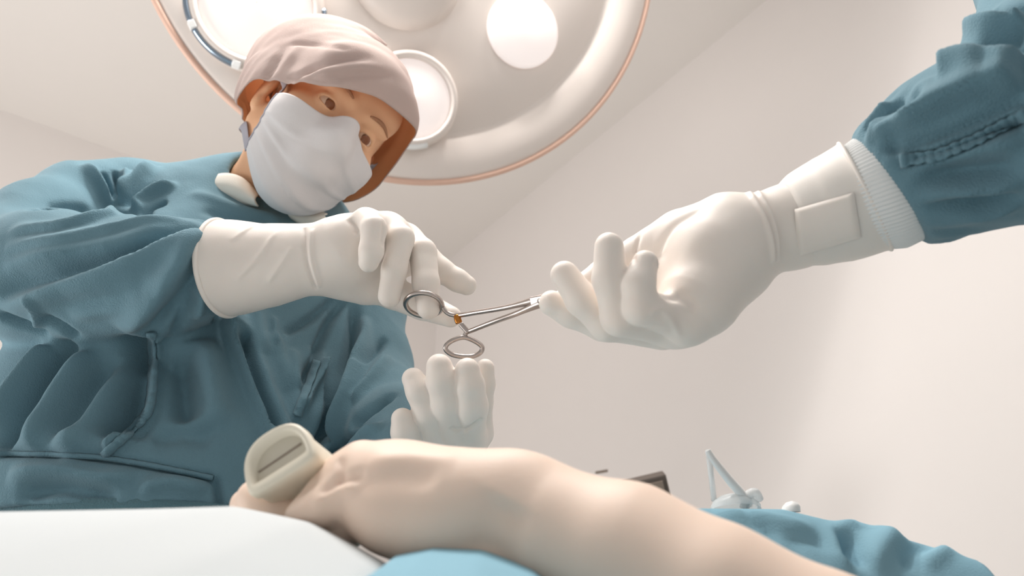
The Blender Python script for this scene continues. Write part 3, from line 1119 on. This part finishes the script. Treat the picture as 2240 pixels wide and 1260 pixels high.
palm2 = [[(P(975, 1060, D0 + .02), 0.026), (P(970, 1010, D0 + .012), 0.024), (P(950, 985, D0 + .008), 0.017)],
         [(P(975, 1040, D0 + .016), 0.024), (P(993, 975, D0 + .01), 0.017)],
         [(P(985, 1030, D0 + .016), 0.022), (P(1026, 955, D0 + .012), 0.015)],
         [(P(990, 1025, D0 + .02), 0.020), (P(1043, 948, D0 + .026), 0.013)],
         [(P(975, 1060, D0 + .02), 0.026), (P(930, 1040, D0 + .03), 0.03), (P(895, 1015, D0 + .05), 0.036)],
         [(P(955, 1030, D0 + .008), 0.022), (P(912, 1025, D0), 0.016)]]
build_glove('glove', A, palm2, g2, lines=[([(985, 935), (1000, 946), (1020, 945), (1055, 915)], -3, 2.5, 2.5, 0.1), ([(940, 985), (960, 985), (1000, 975)], -1.5, 3, 3)])

# ------------------------------------------------------------------ surgeon on the right
B = thing('person', (0.62, 0.30, 0.0), 'surgeon at right edge, only teal sleeve, ribbed white cuff and gloved hand showing', 'person')
bSh, bEl, bWr = np.array([0.45, 0.40, 1.43]), P(2330, 270, 0.53), P(1690, 505, 0.605)
bNeck = np.array([0.62, 0.36, 1.50])
B_H = np.array([0.60, 0.42, 1.66])
F_ = sm(np.array([-0.45, 0.75, -0.45]))
U_ = np.array([0, 0, 1.0])
U_ = sm(U_ - F_ * (U_ @ F_))
B_R = np.stack([np.cross(F_, U_), F_, U_])
bSh2, bEl2, bWr2 = np.array([0.80, 0.30, 1.43]), np.array([0.86, 0.24, 1.14]), np.array([0.78, 0.40, 0.98])
BV = sm(np.array([-0.25, 0.97, 0]))


def bodyB(p):
    d = head_sdf((p - B_H) @ B_R.T)
    nk = np.array([0, -0.035, -0.06]) @ B_R + B_H
    d = smin(d, cone(p, nk, bNeck, 0.05, 0.058), 0.02)
    d = smin(d, cone(p, bNeck, (0.62, 0.33, 1.3), 0.08, 0.13, (BV, 0.6)), 0.03)
    d = smin(d, cone(p, (0.62, 0.33, 1.3), (0.62, 0.30, 0.95), 0.13, 0.13, (BV, 0.6)), 0.03)
    for s, e, w in ((bSh, bEl, bWr), (bSh2, bEl2, bWr2)):
        d = smin(d, cone(p, (0.62, 0.34, 1.38), s, 0.06, 0.04), 0.03)
        d = smin(d, cone(p, s, e, 0.04, 0.034), 0.02)
        d = smin(d, cone(p, e, w, 0.034, 0.022), 0.01)
    for a in (-0.03, -0.015, 0.0, 0.015):
        d = smin(d, cone(p, bWr2, bWr2 + [a - .03, 0.05, -0.06], 0.02, 0.01), 0.006)
    return d


V, F = mesh_sdf(bodyB, (0.15, 0.1, 0.85), (0.95, 0.66, 1.84), 0.005, step=4, smooth=1)
new_mesh('body', V, F, M['skin'], B)
make_head(B, B_H, B_R, matsB)
sleeveB = finger((1940, 415, 0.578, 0.0425), (2010, 378, 0.572, 0.0455), (2080, 335, 0.565, 0.053), (2180, 290, 0.55, 0.0565), (2290, 265, 0.535, 0.059), (2340, 260, 0.53, 0.06))
upperB = finger((2340, 265, 0.53, 0.066), (2310, 175, 0.55, 0.058), (2335, 60, 0.59, 0.055), (2320, -100, 0.64, 0.06)) + [(bSh, 0.07)]
sleeveB2 = [(bSh2, 0.075), (bEl2, 0.065), (bWr2 * 0.85 + bEl2 * 0.15, 0.042)]


def gownB(p):
    d = chain(p, [(np.array([0.62, 0.34, 1.36]), 0.15), (np.array([0.62, 0.32, 1.15]), 0.175), (np.array([0.62, 0.30, 0.85]), 0.18)], 0.03, (BV, 0.65))
    d = smin(d, cone(p, bSh, bSh2, 0.065, 0.065), 0.05)
    d = smin(d, cone(p, (0.62, 0.34, 1.44), (0.62, 0.36, 1.5), 0.085, 0.062), 0.04)
    d = smin(d, chain(p, upperB, 0.02), 0.03)
    d = smin(d, chain(p, sleeveB2, 0.02), 0.03)
    d = smin(d, chain(p, sleeveB, 0.02), 0.012)
    c = P(1944, 420, 0.577)
    d = smax(d, -((p - c) @ sm(P(2080, 345, 0.565) - P(1945, 430, 0.578))), 0.004)
    nk = np.array([0, -0.035, -0.06]) @ B_R + B_H
    d = smax(d, -cone(p, nk, bNeck, 0.057, 0.06), 0.006)
    return np.maximum(d, 0.985 - p[:, 2])


linesB = [
    ([(1890, 308), (1985, 276), (2080, 234), (2170, 200), (2239, 184)], 11, 4.5, 14, 0.1), ([(1935, 328), (2030, 310), (2110, 280), (2180, 245), (2239, 218)], -8, 6, 5, 0.1),
    ([(1960, 335), (2050, 312), (2130, 280), (2200, 245), (2239, 232)], 6, 5, 10, 0.08), ([(1980, 350), (2060, 335), (2140, 305), (2239, 262)], -7, 4, 5, 0.08),
    ([(1975, 372), (2060, 335), (2140, 318), (2239, 305)], 5, 8, 10), ([(1990, 395), (2070, 385), (2160, 382), (2239, 375)], -5, 10, 10),
    ([(1995, 430), (2080, 415), (2160, 405), (2239, 395)], 6, 10, 8), ([(1995, 455), (2080, 440), (2160, 436), (2239, 425)], -4, 8, 8), ([(1990, 488), (2070, 478), (2150, 465), (2239, 440)], 4, 6, 6),
    ([(2075, 137), (2120, 118), (2180, 118), (2239, 116)], -12, 5, 10, 0.05), ([(2065, 160), (2120, 138), (2190, 140), (2239, 130)], 8, 14, 6, 0.05),
    ([(2150, 45), (2180, 38), (2239, 30)], -9, 6, 8, 0.05), ([(2140, 62), (2190, 58), (2239, 48)], 7, 12, 6, 0.05), ([(2160, 100), (2200, 75), (2239, 60)], -6, 14, 10),
    ([(1880, 290), (1930, 255), (1980, 220)], -5, 4, 4), ([(1870, 300), (1910, 262), (1950, 225)], 4, 4, 4), ([(1930, 290), (1980, 250), (2040, 215)], -4, 8, 8),
    ([(1990, 220), (2080, 180), (2160, 165)], 4, 12, 12),
]
V, F = mesh_sdf(gownB, (0.2, 0.08, 0.97), (0.98, 0.62, 1.56), 0.0027, step=5, smooth=2)
N = vnormals(V, F)
D = folds(V, N, gownB, linesB, gain=2.1) + 0.0012 * noise3(V, 28, 13, 3) + crumple(V, 24, 25, 0.0028) + crumple(V, 60, 26, 0.0010) + 0.0005 * noise3(V, 150, 8, 2)
ax = sm(P(2080, 345, 0.565) - P(1945, 430, 0.578))
s_ = (V - P(1955, 420, 0.577)) @ ax
ang = np.arctan2((V - P(1955, 420, 0.577)) @ np.cross(ax, VIEW), (V - P(1955, 420, 0.577)) @ VIEW)
near_ = np.linalg.norm(V - P(1944, 420, 0.577), axis=1) < 0.16
D = np.where(near_, D * np.clip((s_ + 0.004) / 0.032, 0.05, 1), D)
D += np.clip((s_ + .002) / .012, 0, 1) * 0.0016 * np.sin(ang * 22 + 1.5 * np.sin(ang * 5)) * np.exp(-(s_ / 0.03) ** 2) * (np.linalg.norm(V - P(1955, 420, 0.577), axis=1) < 0.12)
V = relax(V + N * D[:, None], F, 1)
gownB_o = new_mesh('gown', V, F, M['gown'], B)
surf_band('sleeve_seam', gownB_o, [(1972, 352), (2050, 340), (2130, 308), (2200, 272), (2250, 248)], 13, M['gown'], gownB_o, ruff=0.002)
lower_body(B, 0.62, 0.30, 0.17, 0.115, 0.28, 'gown', 0.99)

# ribbed knit cuff between sleeve and glove
kc = [P(1800, 466, 0.598), P(1850, 447, 0.592), P(1893, 430, 0.587), P(1935, 415, 0.58), P(1975, 400, 0.577)]
kr = [0.036, 0.037, 0.0405, 0.0445, 0.0425]
pth = curve(kc, 60)
rad = np.interp(np.linspace(0, 1, len(pth)), np.linspace(0, 1, 5), kr)
seg = 540
Vk, Fk = tube_mesh(pth, rad, seg, cap=False)
C_ = np.repeat(pth, seg, 0)
ph = np.tile(np.arange(seg), len(pth)) * 2 * PI / seg
Vk = C_ + (Vk - C_) * (1 + 0.014 * np.sin(ph * 90))[:, None]
new_mesh('knit_cuff', Vk, Fk, M['knit'], B)

D1 = 0.605
bp = finger((1500, 700, D1 - .028, 0.0155), (1400, 672, D1 - .048, 0.0122), (1396, 622, D1 - .048, 0.0116), (1411, 578, D1 - .042, 0.0098))
br = finger((1470, 715, D1 - .012, 0.0155), (1356, 694, D1 - .036, 0.0132), (1335, 608, D1 - .038, 0.0124), (1332, 540, D1 - .035, 0.0105))
bm = finger((1445, 722, D1 + .005, 0.015), (1328, 708, D1 - .013, 0.0128), (1273, 655, D1 - .015, 0.0122), (1235, 602, D1 - .012, 0.0105))
bi = finger((1430, 718, D1 + .022, 0.0145), (1318, 708, D1 + .010, 0.0128), (1250, 682, D1 + .008, 0.0120), (1207, 663, D1 + .006, 0.0098))
bt = finger((1480, 520, D1 + .030, 0.0195), (1395, 560, D1 + .034, 0.0150), (1320, 600, D1 + .028, 0.0118), (1272, 628, D1 + .020, 0.0096))
palmB = [[(P(1800, 468, 0.60), 0.0345), (P(1740, 492, D1 - .001), 0.031), (P(1690, 506, D1), 0.0285), (P(1610, 528, D1), 0.032), (P(1560, 560, D1), 0.034)],
         [(P(1590, 570, D1 - .006), 0.034), (P(1530, 660, D1 - .022), 0.026), (P(1505, 700, D1 - .028), 0.0175)],
         [(P(1570, 580, D1), 0.033), (P(1482, 705, D1 - .012), 0.0175)],
         [(P(1560, 580, D1 + .006), 0.032), (P(1458, 705, D1 + .005), 0.017)],
         [(P(1550, 570, D1 + .012), 0.032), (P(1440, 690, D1 + .022), 0.017)],
         [(P(1580, 510, D1 + .012), 0.030), (P(1500, 525, D1 + .022), 0.0225), (P(1440, 545, D1 + .028), 0.018)],
         [(P(1545, 560, D1 + .012), 0.03), (P(1450, 590, D1 + .025), 0.018)]]
cutB = (P(1893, 425, 0.586), sm(P(1780, 470, 0.595) - P(1893, 425, 0.586)))
linesGB = [([(1636, 418), (1672, 470), (1690, 530), (1690, 578)], 2.6, 2.2, 2.2, 0.08), ([(1655, 415), (1690, 470), (1702, 530), (1700, 575)], 2.4, 2.0, 2.0, 0.1),
           ([(1420, 690), (1440, 660), (1470, 700), (1490, 740)], 1.5, 3, 3), 
           ([(1450, 655), (1490, 645), (1530, 680)], -2.5, 5, 5), ([(1402, 505), (1390, 545), (1384, 580)], -2, 2.2, 2.2), ([(1436, 600), (1438, 540), (1470, 490), (1540, 455)], -2.5, 5, 5)]
glB, gfB = build_glove('glove', B, palmB, [bp, br, bm, bi, bt], lines=linesGB)
# loose cuff of the glove
pth = curve([P(1690, 505, D1), P(1740, 490, 0.604), P(1800, 466, 0.598), P(1850, 447, 0.592), P(1893, 428, 0.587)], 50)
rad = np.interp(np.linspace(0, 1, len(pth)), [0, .2, .35, .6, .9, .97, 1], [.0275, .0315, .0365, .0405, .0425, .0435, .0425])
Vc, Fc = tube_mesh(pth, rad, 96, cap=False)
Vc = Vc + vnormals(Vc, np.array(Fc)) * (0.0012 * noise3(Vc, 60, 6, 2))[:, None]
cfB = solid(new_mesh('cuff', Vc, Fc, M['glove'], glB), 0.0012)
rim = np.array([Vc[-96 * 2 + k] for k in range(96)])
new_mesh('cuff_rim', *tube_mesh(rim, 0.0015, 10, closed=True), M['glove'], cfB)
# flat folded-over flap on the cuff


def cuffsdf(p):
    d = None
    for i in range(0, len(pth) - 1, 4):
        j = min(i + 4, len(pth) - 1)
        e = cone(p, pth[i], pth[j], rad[i], rad[j])
        d = e if d is None else np.minimum(d, e)
    return d


nu, nv = 30, 30
fx, fy = [], []
for i in range(nu):
    for j in range(nv):
        a, b = i / (nu - 1), j / (nv - 1)
        tl, tr, br_, bl = np.array((1738, 458)), np.array((1868, 420)), np.array((1884, 520)), np.array((1745, 562))
        q = (tl * (1 - a) + tr * a) * (1 - b) + (bl * (1 - a) + br_ * a) * b
        fx.append(q[0])
        fy.append(q[1])
Q = hit(cuffsdf, fx, fy)
a_, b_ = np.repeat(np.linspace(0, 1, nu), nv), np.tile(np.linspace(0, 1, nv), nu)
lift = 0.0028 * np.clip(12 * np.minimum(np.minimum(a_, 1 - a_), np.minimum(b_, 1 - b_)), 0, 1) ** 0.6
Q = Q + (CAMP - Q) / np.linalg.norm(CAMP - Q, axis=1)[:, None] * (lift + 0.0004)[:, None]
new_mesh('cuff_flap', Q, grid_faces(nu, nv), M['glove'], glB)

# ------------------------------------------------------------------ forceps passed between the hands
FO = thing('surgical_forceps', P(1180, 660, 0.655), 'polished steel ring-handled forceps passing between the two gloved right hands', 'forceps')
piv = P(1188, 657, 0.652)


def ring_pts(cx, cy, rx, ry, d, rot=0, skew=0.0):
    out = []
    for a in np.linspace(0, 2 * PI, 44, endpoint=False):
        x, y = rx * math.cos(a), ry * math.sin(a)
        x2, y2 = x * math.cos(rot) - y * math.sin(rot), x * math.sin(rot) + y * math.cos(rot)
        out.append(P(cx + x2, cy + y2, d + skew * math.sin(a)))
    return np.array(out)


VN = cam2world(np.array([0, 0, 1.0]))
VN = sm(VN)
# upper arm and ring
s1 = curve([P(966, 668, 0.737), P(978, 684, 0.735), P(1000, 690, 0.73), P(1040, 684, 0.715), P(1110, 672, 0.685), piv + P(0, -4, 0.652) - P(0, 0, 0.652), P(1240, 644, 0.633), P(1300, 634, 0.612)], 80)
V1 = tube_mesh(s1, np.interp(np.linspace(0, 1, len(s1)), [0, .1, .6, .75, .85, 1], [.0022, .002, .0024, .0045, .004, .0022]), 12, flat=(VN, 0.8))
h1 = new_mesh('shank', *V1, M['metal'], FO)
new_mesh('finger_ring', *tube_mesh(ring_pts(927, 666, 40, 25, 0.737, 0.12, 0.012), 0.0024, 12, closed=True, flat=None), M['metal'], h1)
s2 = curve([P(1015, 741, 0.722), P(1020, 728, 0.722), P(1034, 722, 0.718), P(1080, 704, 0.700), P(1130, 686, 0.676), piv + P(0, 5, 0.652) - P(0, 0, 0.652), P(1240, 652, 0.632), P(1300, 640, 0.61)], 80)
V2 = tube_mesh(s2, np.interp(np.linspace(0, 1, len(s2)), [0, .1, .6, .75, .85, 1], [.0026, .002, .0024, .0045, .004, .0022]), 12, flat=(VN, 0.8))
h2 = new_mesh('shank', *V2, M['metal'], FO)
rp = []
for (x, y) in ((1015, 738), (1038, 746), (1054, 758), (1052, 770), (1036, 779), (1012, 780), (990, 776), (976, 766), (977, 755), (992, 744)):
    rp.append(P(x, y, 0.722))
new_mesh('finger_ring', *tube_mesh(curve(rp, 60, True), 0.0022, 12, closed=True), M['metal'], h2)
r1 = curve([P(1000, 690, 0.729), P(1001, 698, 0.727), P(1004, 706, 0.725)], 10)
new_mesh('ratchet', *tube_mesh(r1, 0.0032, 10, flat=(VN, 0.6)), M['ratchet_glint'], FO)
r2 = curve([P(1024, 727, 0.72), P(1016, 718, 0.722), P(1008, 709, 0.724)], 10)
new_mesh('ratchet', *tube_mesh(r2, 0.0024, 10, flat=(VN, 0.6)), M['metal'], FO)
bx = sm(P(1240, 648, 0.632) - P(1130, 668, 0.677))
bz = sm(VN - bx * (VN @ bx))
bevel(new_mesh('box_joint', *box(piv, (bx, np.cross(bz, bx), bz), (0.026, 0.0095, 0.006)), M['metal'], FO, False), 0.0012)
new_mesh('pivot_screw', *lathe([(0.0026, 0), (0.0026, 0.0042), (0.002, 0.0046), (0.0001, 0.0046)], 20, (piv, bx, np.cross(bz, bx), bz)), M['metal'], FO)

# ------------------------------------------------------------------ patient's arm
PT = thing('person', P(1900, 1330, 0.34), 'patient under sheets, one bare pale arm and fist stretched across the front', 'person')
armP = finger((2500, 1900, 0.42, 0.05), (2080, 1620, 0.36, 0.046), (1800, 1475, 0.365, 0.0415), (1560, 1338, 0.385, 0.038), (1370, 1232, 0.41, 0.0365), (1190, 1162, 0.432, 0.0312), (1110, 1130, 0.44, 0.0265))
handP = [[(P(1110, 1125, 0.44), 0.028), (P(1000, 1112, 0.447), 0.0265), (P(870, 1064, 0.455), 0.021), (P(790, 1034, 0.46), 0.0155)],
         [(P(1100, 1120, 0.44), 0.026), (P(980, 1118, 0.44), 0.0245), (P(850, 1095, 0.445), 0.021), (P(760, 1075, 0.45), 0.0155)],
         [(P(1080, 1148, 0.435), 0.0215), (P(960, 1148, 0.432), 0.0155), (P(850, 1135, 0.432), 0.014)]]
fP = [finger((790, 1020, 0.462, 0.0145), (748, 1036, 0.462, 0.0105), (710, 1075, 0.455, 0.009), (668, 1108, 0.448, 0.0075)),
      finger((800, 1075, 0.448, 0.015), (745, 1090, 0.442, 0.011), (700, 1112, 0.44, 0.0095), (655, 1128, 0.44, 0.008)),
      finger((760, 1150, 0.45, 0.013), (690, 1160, 0.455, 0.012), (620, 1135, 0.465, 0.0115), (572, 1098, 0.472, 0.0115), (556, 1090, 0.475, 0.0108)),
      finger((740, 1165, 0.46, 0.013), (640, 1160, 0.475, 0.012), (575, 1112, 0.482, 0.011), (538, 1105, 0.485, 0.010))]


def armsdf(p):
    d = chain(p, armP, 0.02)
    for c in handP:
        d = smin(d, chain(p, c, 0.02), 0.015)
    d = smin(d, ell(p, P(1140, 1062, 0.44), (0.016, 0.012, 0.010)), 0.02)
    for c in fP:
        d = smin(d, chain(p, c, 0.006), 0.004)
    return d


lo, hi = chain_box(armP, *handP, *fP)
lo[0] = min(lo[0], -0.2)
V, F = mesh_sdf(armsdf, lo, hi, 0.0019, smooth=3)
N = vnormals(V, F)
D = folds(V, N, armsdf, [([(742, 1000), (752, 1030), (735, 1060)], -2, 3, 3), ([(700, 1085), (740, 1050), (800, 1035)], -2.5, 4, 4), ([(760, 1060), (850, 1045), (960, 1050)], -2, 8, 8),
                         ([(800, 1010), (900, 1000), (1000, 1010)], 1.5, 8, 8), ([(680, 1110), (730, 1075), (790, 1062)], 2, 4, 4), ([(1060, 1230), (1075, 1150), (1110, 1090)], -5, 14, 14)]) + 0.0005 * noise3(V, 60, 4, 2)
V = V + N * D[:, None]
new_mesh('body', V, F, M['pskin'], PT)

# cream clip held in the fist
CL_N = sm(cam2world(np.array([-0.32, 0.52, 0.78])))
X_ = cam2world(np.array([0.84, 0.54, 0.0]))
X_ = sm(X_ - CL_N * (X_ @ CL_N))
Y_ = np.cross(CL_N, X_)
cl_c = P(617, 1022, 0.452)
CLIP = thing('finger_clip', cl_c - CL_N * 0.05, 'cream plastic clip with a D-shaped open end held in the patient\'s fist', 'medical clip')


def dshape(sx, sy_top, sy_bot, n=40, rc=0.25):
    """rounded D outline: dome above, shallow rounded box below"""
    out = []
    for a in np.linspace(0, PI, n // 2):
        c_, s_ = math.cos(a), math.sin(a)
        out.append((sx * math.copysign(abs(c_) ** 0.8, c_), sy_top * abs(s_) ** 0.8))
    for a in np.linspace(PI, 2 * PI, n // 2 + 2)[1:-1]:
        c_, s_ = math.cos(a), math.sin(a)
        out.append((sx * math.copysign(abs(c_) ** 0.35, c_), -sy_bot * abs(s_) ** 0.5))
    return out


def ext(sections):
    V, F = [], []
    n = None
    for pts, z in sections:
        n = len(pts)
        for x, y in pts:
            V.append(cl_c + X_ * x + Y_ * y + CL_N * z)
    for i in range(len(sections) - 1):
        for k in range(n):
            l = (k + 1) % n
            F.append((i * n + k, i * n + l, (i + 1) * n + l, (i + 1) * n + k))
    F.append(tuple((len(sections) - 1) * n + k for k in range(n)))
    F.append(tuple(range(n))[::-1])
    return np.array(V), F


sx, st, sb = 0.0205, 0.0235, 0.0085
secs = [(dshape(sx * 0.85, st * 0.75, sb * 0.9), -0.055), (dshape(sx * 0.98, st * 0.92, sb), -0.03), (dshape(sx, st, sb), -0.006), (dshape(sx * 1.07, st * 1.07, sb * 1.1), -0.003),
        (dshape(sx * 1.07, st * 1.07, sb * 1.1), 0.002), (dshape(sx * 1.0, st * 1.0, sb * 1.0), 0.0045), (dshape(sx * 0.88, st * 0.86, sb * 0.3), 0.0035), (dshape(sx * 0.84, st * 0.82, sb * 0.2), -0.003)]
new_mesh('clip_body', *ext(secs), M['clip'], CLIP)
V, F = ext([(dshape(sx * 0.85, st * 0.83, sb * 0.2), -0.004), (dshape(sx * 0.85, st * 0.83, sb * 0.2), -0.0025)])
new_mesh('inner_plate', V, F, M['clip_in'], CLIP, False)
g = curve([cl_c + X_ * (-0.015) + Y_ * 0.0075 + CL_N * -0.0022, cl_c + X_ * 0.014 + Y_ * 0.0085 + CL_N * -0.0022], 8)
new_mesh('slot', *tube_mesh(g, 0.0006, 8), M['screen'], CLIP)

# ------------------------------------------------------------------ sheets
def hfield(x0, x1, y0, y1, n, m, zf):
    X, Y = np.meshgrid(np.linspace(x0, x1, n), np.linspace(y0, y1, m), indexing='ij')
    Z = zf(X.ravel(), Y.ravel())
    return np.stack([X.ravel(), Y.ravel(), Z], 1), grid_faces(n, m)


def zwhite(x, y):
    ridge = np.interp(x, [-1.0, -0.146, -0.107, -0.067, -0.03, 0.02], [0.117, 0.115, 0.106, 0.086, 0.05, 0.0])
    t = np.clip((0.47 - y) / 0.5, 0, 1)
    near = ridge - 0.32 * (0.47 - y) - 0.0 * t + 0.016 * (1 - np.exp(-np.clip(0.47 - y, 0, 1) / 0.05))*0 
    near = ridge - 0.36 * (np.sqrt((0.45 - y) ** 2 + 0.03 ** 2) - 0.03)
    far = ridge - 0.5 * (np.sqrt((y - 0.45) ** 2 + 0.05 ** 2) - 0.05)
    z = np.where(y < 0.45, near, far)
    z = z - 3.0 * np.clip(y - 0.565, 0, 1) - 2.0 * np.clip(-0.78 - x, 0, 1)
    p = np.stack([x, y, z * 0], 1)
    return CAMZ + np.maximum(z + 0.0025 * noise3(p, 22, 31, 2) + 0.0045 * noise3(p, 11, 37, 1), -0.45)


def zblue(x, y):
    ridge = np.interp(x, [-0.6, 0.0, 0.13, 0.2, 0.285, 0.335, 0.36, 0.40], [0.10, 0.152, 0.157, 0.155, 0.134, 0.118, 0.05, -0.1])
    base = np.interp(x, [-0.6, -0.1, -0.07, -0.04, -0.015, 0.01, 0.04, 0.08, 0.15, 0.3, 0.4], [0.05, 0.072, 0.083, 0.089, 0.088, 0.08, 0.06, 0.03, 0.0, -0.06, -0.15])
    g = np.exp(-((y - 0.60) / 0.075) ** 2)
    z = base + (ridge - base) * g - 0.3 * np.clip(0.42 - y, 0, 1)
    z = z - 3.0 * np.clip(y - 0.70, 0, 1) - 3.0 * np.clip(-0.06 - x, 0, 0.012)
    p = np.stack([x, y, z * 0], 1)
    return CAMZ + np.maximum(z + 0.0018 * noise3(p, 26, 17, 2), -0.45)


V, F = hfield(-0.95, -0.04, 0.02, 0.63, 240, 180, zwhite)
ws = solid(new_mesh('surgical_sheet', V, F[:, ::-1] if vnormals(V, F)[:, 2].mean() < 0 else F, M['white_sheet']), 0.003)
tag(ws, 'pale white sheet mounded along the lower left front', 'sheet')
V, F = hfield(-0.12, 0.41, 0.05, 0.85, 200, 260, zblue)
fb = lambda p: (p[:, 2] - zblue(p[:, 0], p[:, 1])) * 0.6
if vnormals(V, F)[:, 2].mean() < 0:
    F = F[:, ::-1]
N = vnormals(V, F)
D = folds(V, N, fb, [([(1822, 1152), (1835, 1200), (1850, 1245)], 7, 8, 6), ([(1850, 1160), (1870, 1200), (1880, 1240)], -12, 14, 8), ([(1830, 1150), (1890, 1150), (1962, 1156)], 5, 5, 8),
                     ([(1962, 1158), (1930, 1200), (1900, 1245)], 8, 12, 10), ([(1620, 1120), (1660, 1150), (1700, 1180)], -3, 4, 4), ([(2010, 1235), (2060, 1205), (2110, 1190)], 4, 6, 6), ([(1560, 1125), (1680, 1135), (1790, 1165)], 5, 9, 9), ([(1970, 1240), (2010, 1200), (2040, 1185)], -5, 7, 7), ([(1720, 1190), (1770, 1170), (1810, 1200)], -3, 8, 8)], gain=1.0)
bs = solid(new_mesh('surgical_sheet', V + N * D[:, None], F, M['blue_sheet']), 0.003)
tag(bs, 'light blue sheet under the bare arm rising to the right', 'sheet')

# operating table beneath the sheets
TB = thing('operating_table', (-0.28, 0.3, 0.0), 'operating table hidden under the sheets, steel column below', 'table')
bevel(new_mesh('table_top', *box((-0.28, 0.30, 0.58), I3, (1.2, 0.46, 0.05)), M['white'], TB, False), 0.01)
bevel(new_mesh('mattress', *box((-0.28, 0.30, 0.635), I3, (1.18, 0.44, 0.06)), M['dark'], TB, False), 0.02)
new_mesh('column', *lathe([(0.001, 0.05), (0.12, 0.05), (0.11, 0.3), (0.11, 0.555), (0.001, 0.555)], 32, (np.array([-0.28, 0.3, 0]), I3[0], I3[1], I3[2])), M['white'], TB)
bevel(new_mesh('base', *box((-0.28, 0.30, 0.03), I3, (0.7, 0.4, 0.06)), M['dark'], TB, False), 0.015)

# ------------------------------------------------------------------ things in the background
def px_plate(corners, d, dd=(0, 0, 0, 0)):
    return np.array([P(x, y, d + e) for (x, y), e in zip(corners, dd)])


MO = thing('monitor', P(1380, 1200, 1.45), 'brown-screened flat monitor with dark frame behind the bare forearm', 'monitor')
q = px_plate([(1250, 1085), (1456, 1036), (1490, 1145), (1290, 1200)], 1.45)
mx = sm(q[1] - q[0])
my = q[3] - q[0]
my = sm(my - mx * (my @ mx))
mz = np.cross(mx, my)
wdt, hgt = np.linalg.norm(q[1] - q[0]), np.linalg.norm(q[2] - q[1])
mc = q[1] - mx * wdt / 2 + my * hgt / 2
if mz @ (CAMP - mc) < 0:
    mz = -mz
bevel(new_mesh('housing', *box(mc - mz * 0.012, (mx, my, mz), (wdt, hgt, 0.03)), M['dark'], MO, False), 0.003)
new_mesh('screen', *box(mc + mz * 0.0045, (mx, my, mz), (wdt - 0.018, hgt - 0.02, 0.004)), M['screen'], MO, False)
new_mesh('stand', *tube_mesh([mc - mz * 0.03, np.array([mc[0], mc[1] + 0.06, 0.6]), np.array([mc[0], mc[1] + 0.06, 0.02])], 0.02, 16), M['white'], MO)
new_mesh('stand_base', *lathe([(0.001, 0), (0.2, 0), (0.2, 0.02), (0.03, 0.04), (0.001, 0.04)], 32, (np.array([mc[0], mc[1] + 0.06, 0]), I3[0], I3[1], I3[2])), M['white'], MO)

TU = thing('breathing_mask', P(1620, 1112, 0.617), 'clear white plastic mask with a bent upright tube on the blue sheet', 'medical mask')
new_mesh('mask_dome', *lathe([(0.019, 0.0), (0.019, 0.003), (0.0165, 0.007), (0.012, 0.010), (0.006, 0.0115), (0.001, 0.0118)], 36, (P(1610, 1116, 0.617), I3[0], I3[1], I3[2])), M['clear'], TU)
new_mesh('tube', *tube_mesh(curve([P(1548, 985, 0.617), P(1560, 1005, 0.615), P(1592, 1046, 0.612), P(1622, 1082, 0.610), P(1634, 1108, 0.610)], 30), [0.0022] * 1 + list(np.linspace(0.0023, 0.0042, len(curve([P(0, 0, 1)] * 5, 30)) - 1)), 14), M['white'], TU)
new_mesh('support_rod', *tube_mesh([P(1549, 985, 0.620), P(1556, 1040, 0.622), P(1562, 1095, 0.624)], 0.0022, 12), M['clear'], TU)
new_mesh('connector', *tube_mesh(curve([P(1628, 1112, 0.609), P(1636, 1085, 0.609), P(1652, 1078, 0.609), P(1660, 1092, 0.611)], 16), 0.0036, 14), M['clear'], TU)
CU = new_mesh('plastic_cap', *lathe([(0.007, 0.0), (0.0065, 0.004), (0.004, 0.007), (0.0005, 0.008)], 28, (P(1730, 1120, 0.597), I3[0], sm(np.array([0, 1, 0.2])), sm(np.array([0.2, -0.2, 1])))), M['white'])
tag(CU, 'small white domed plastic cap lying on the blue sheet', 'cap')
SW = new_mesh('wall_label', *box(P(1316, 1032, 1.9), (sm(P(1330, 1029, 1.9) - P(1302, 1034, 1.9)), I3[2], np.cross(sm(P(1330, 1029, 1.9) - P(1302, 1034, 1.9)), I3[2])), (0.03, 0.006, 0.004)), M['screen'], None, False)

tag(SW, 'small grey plate on the white wall just above the bare wrist', 'wall plate')
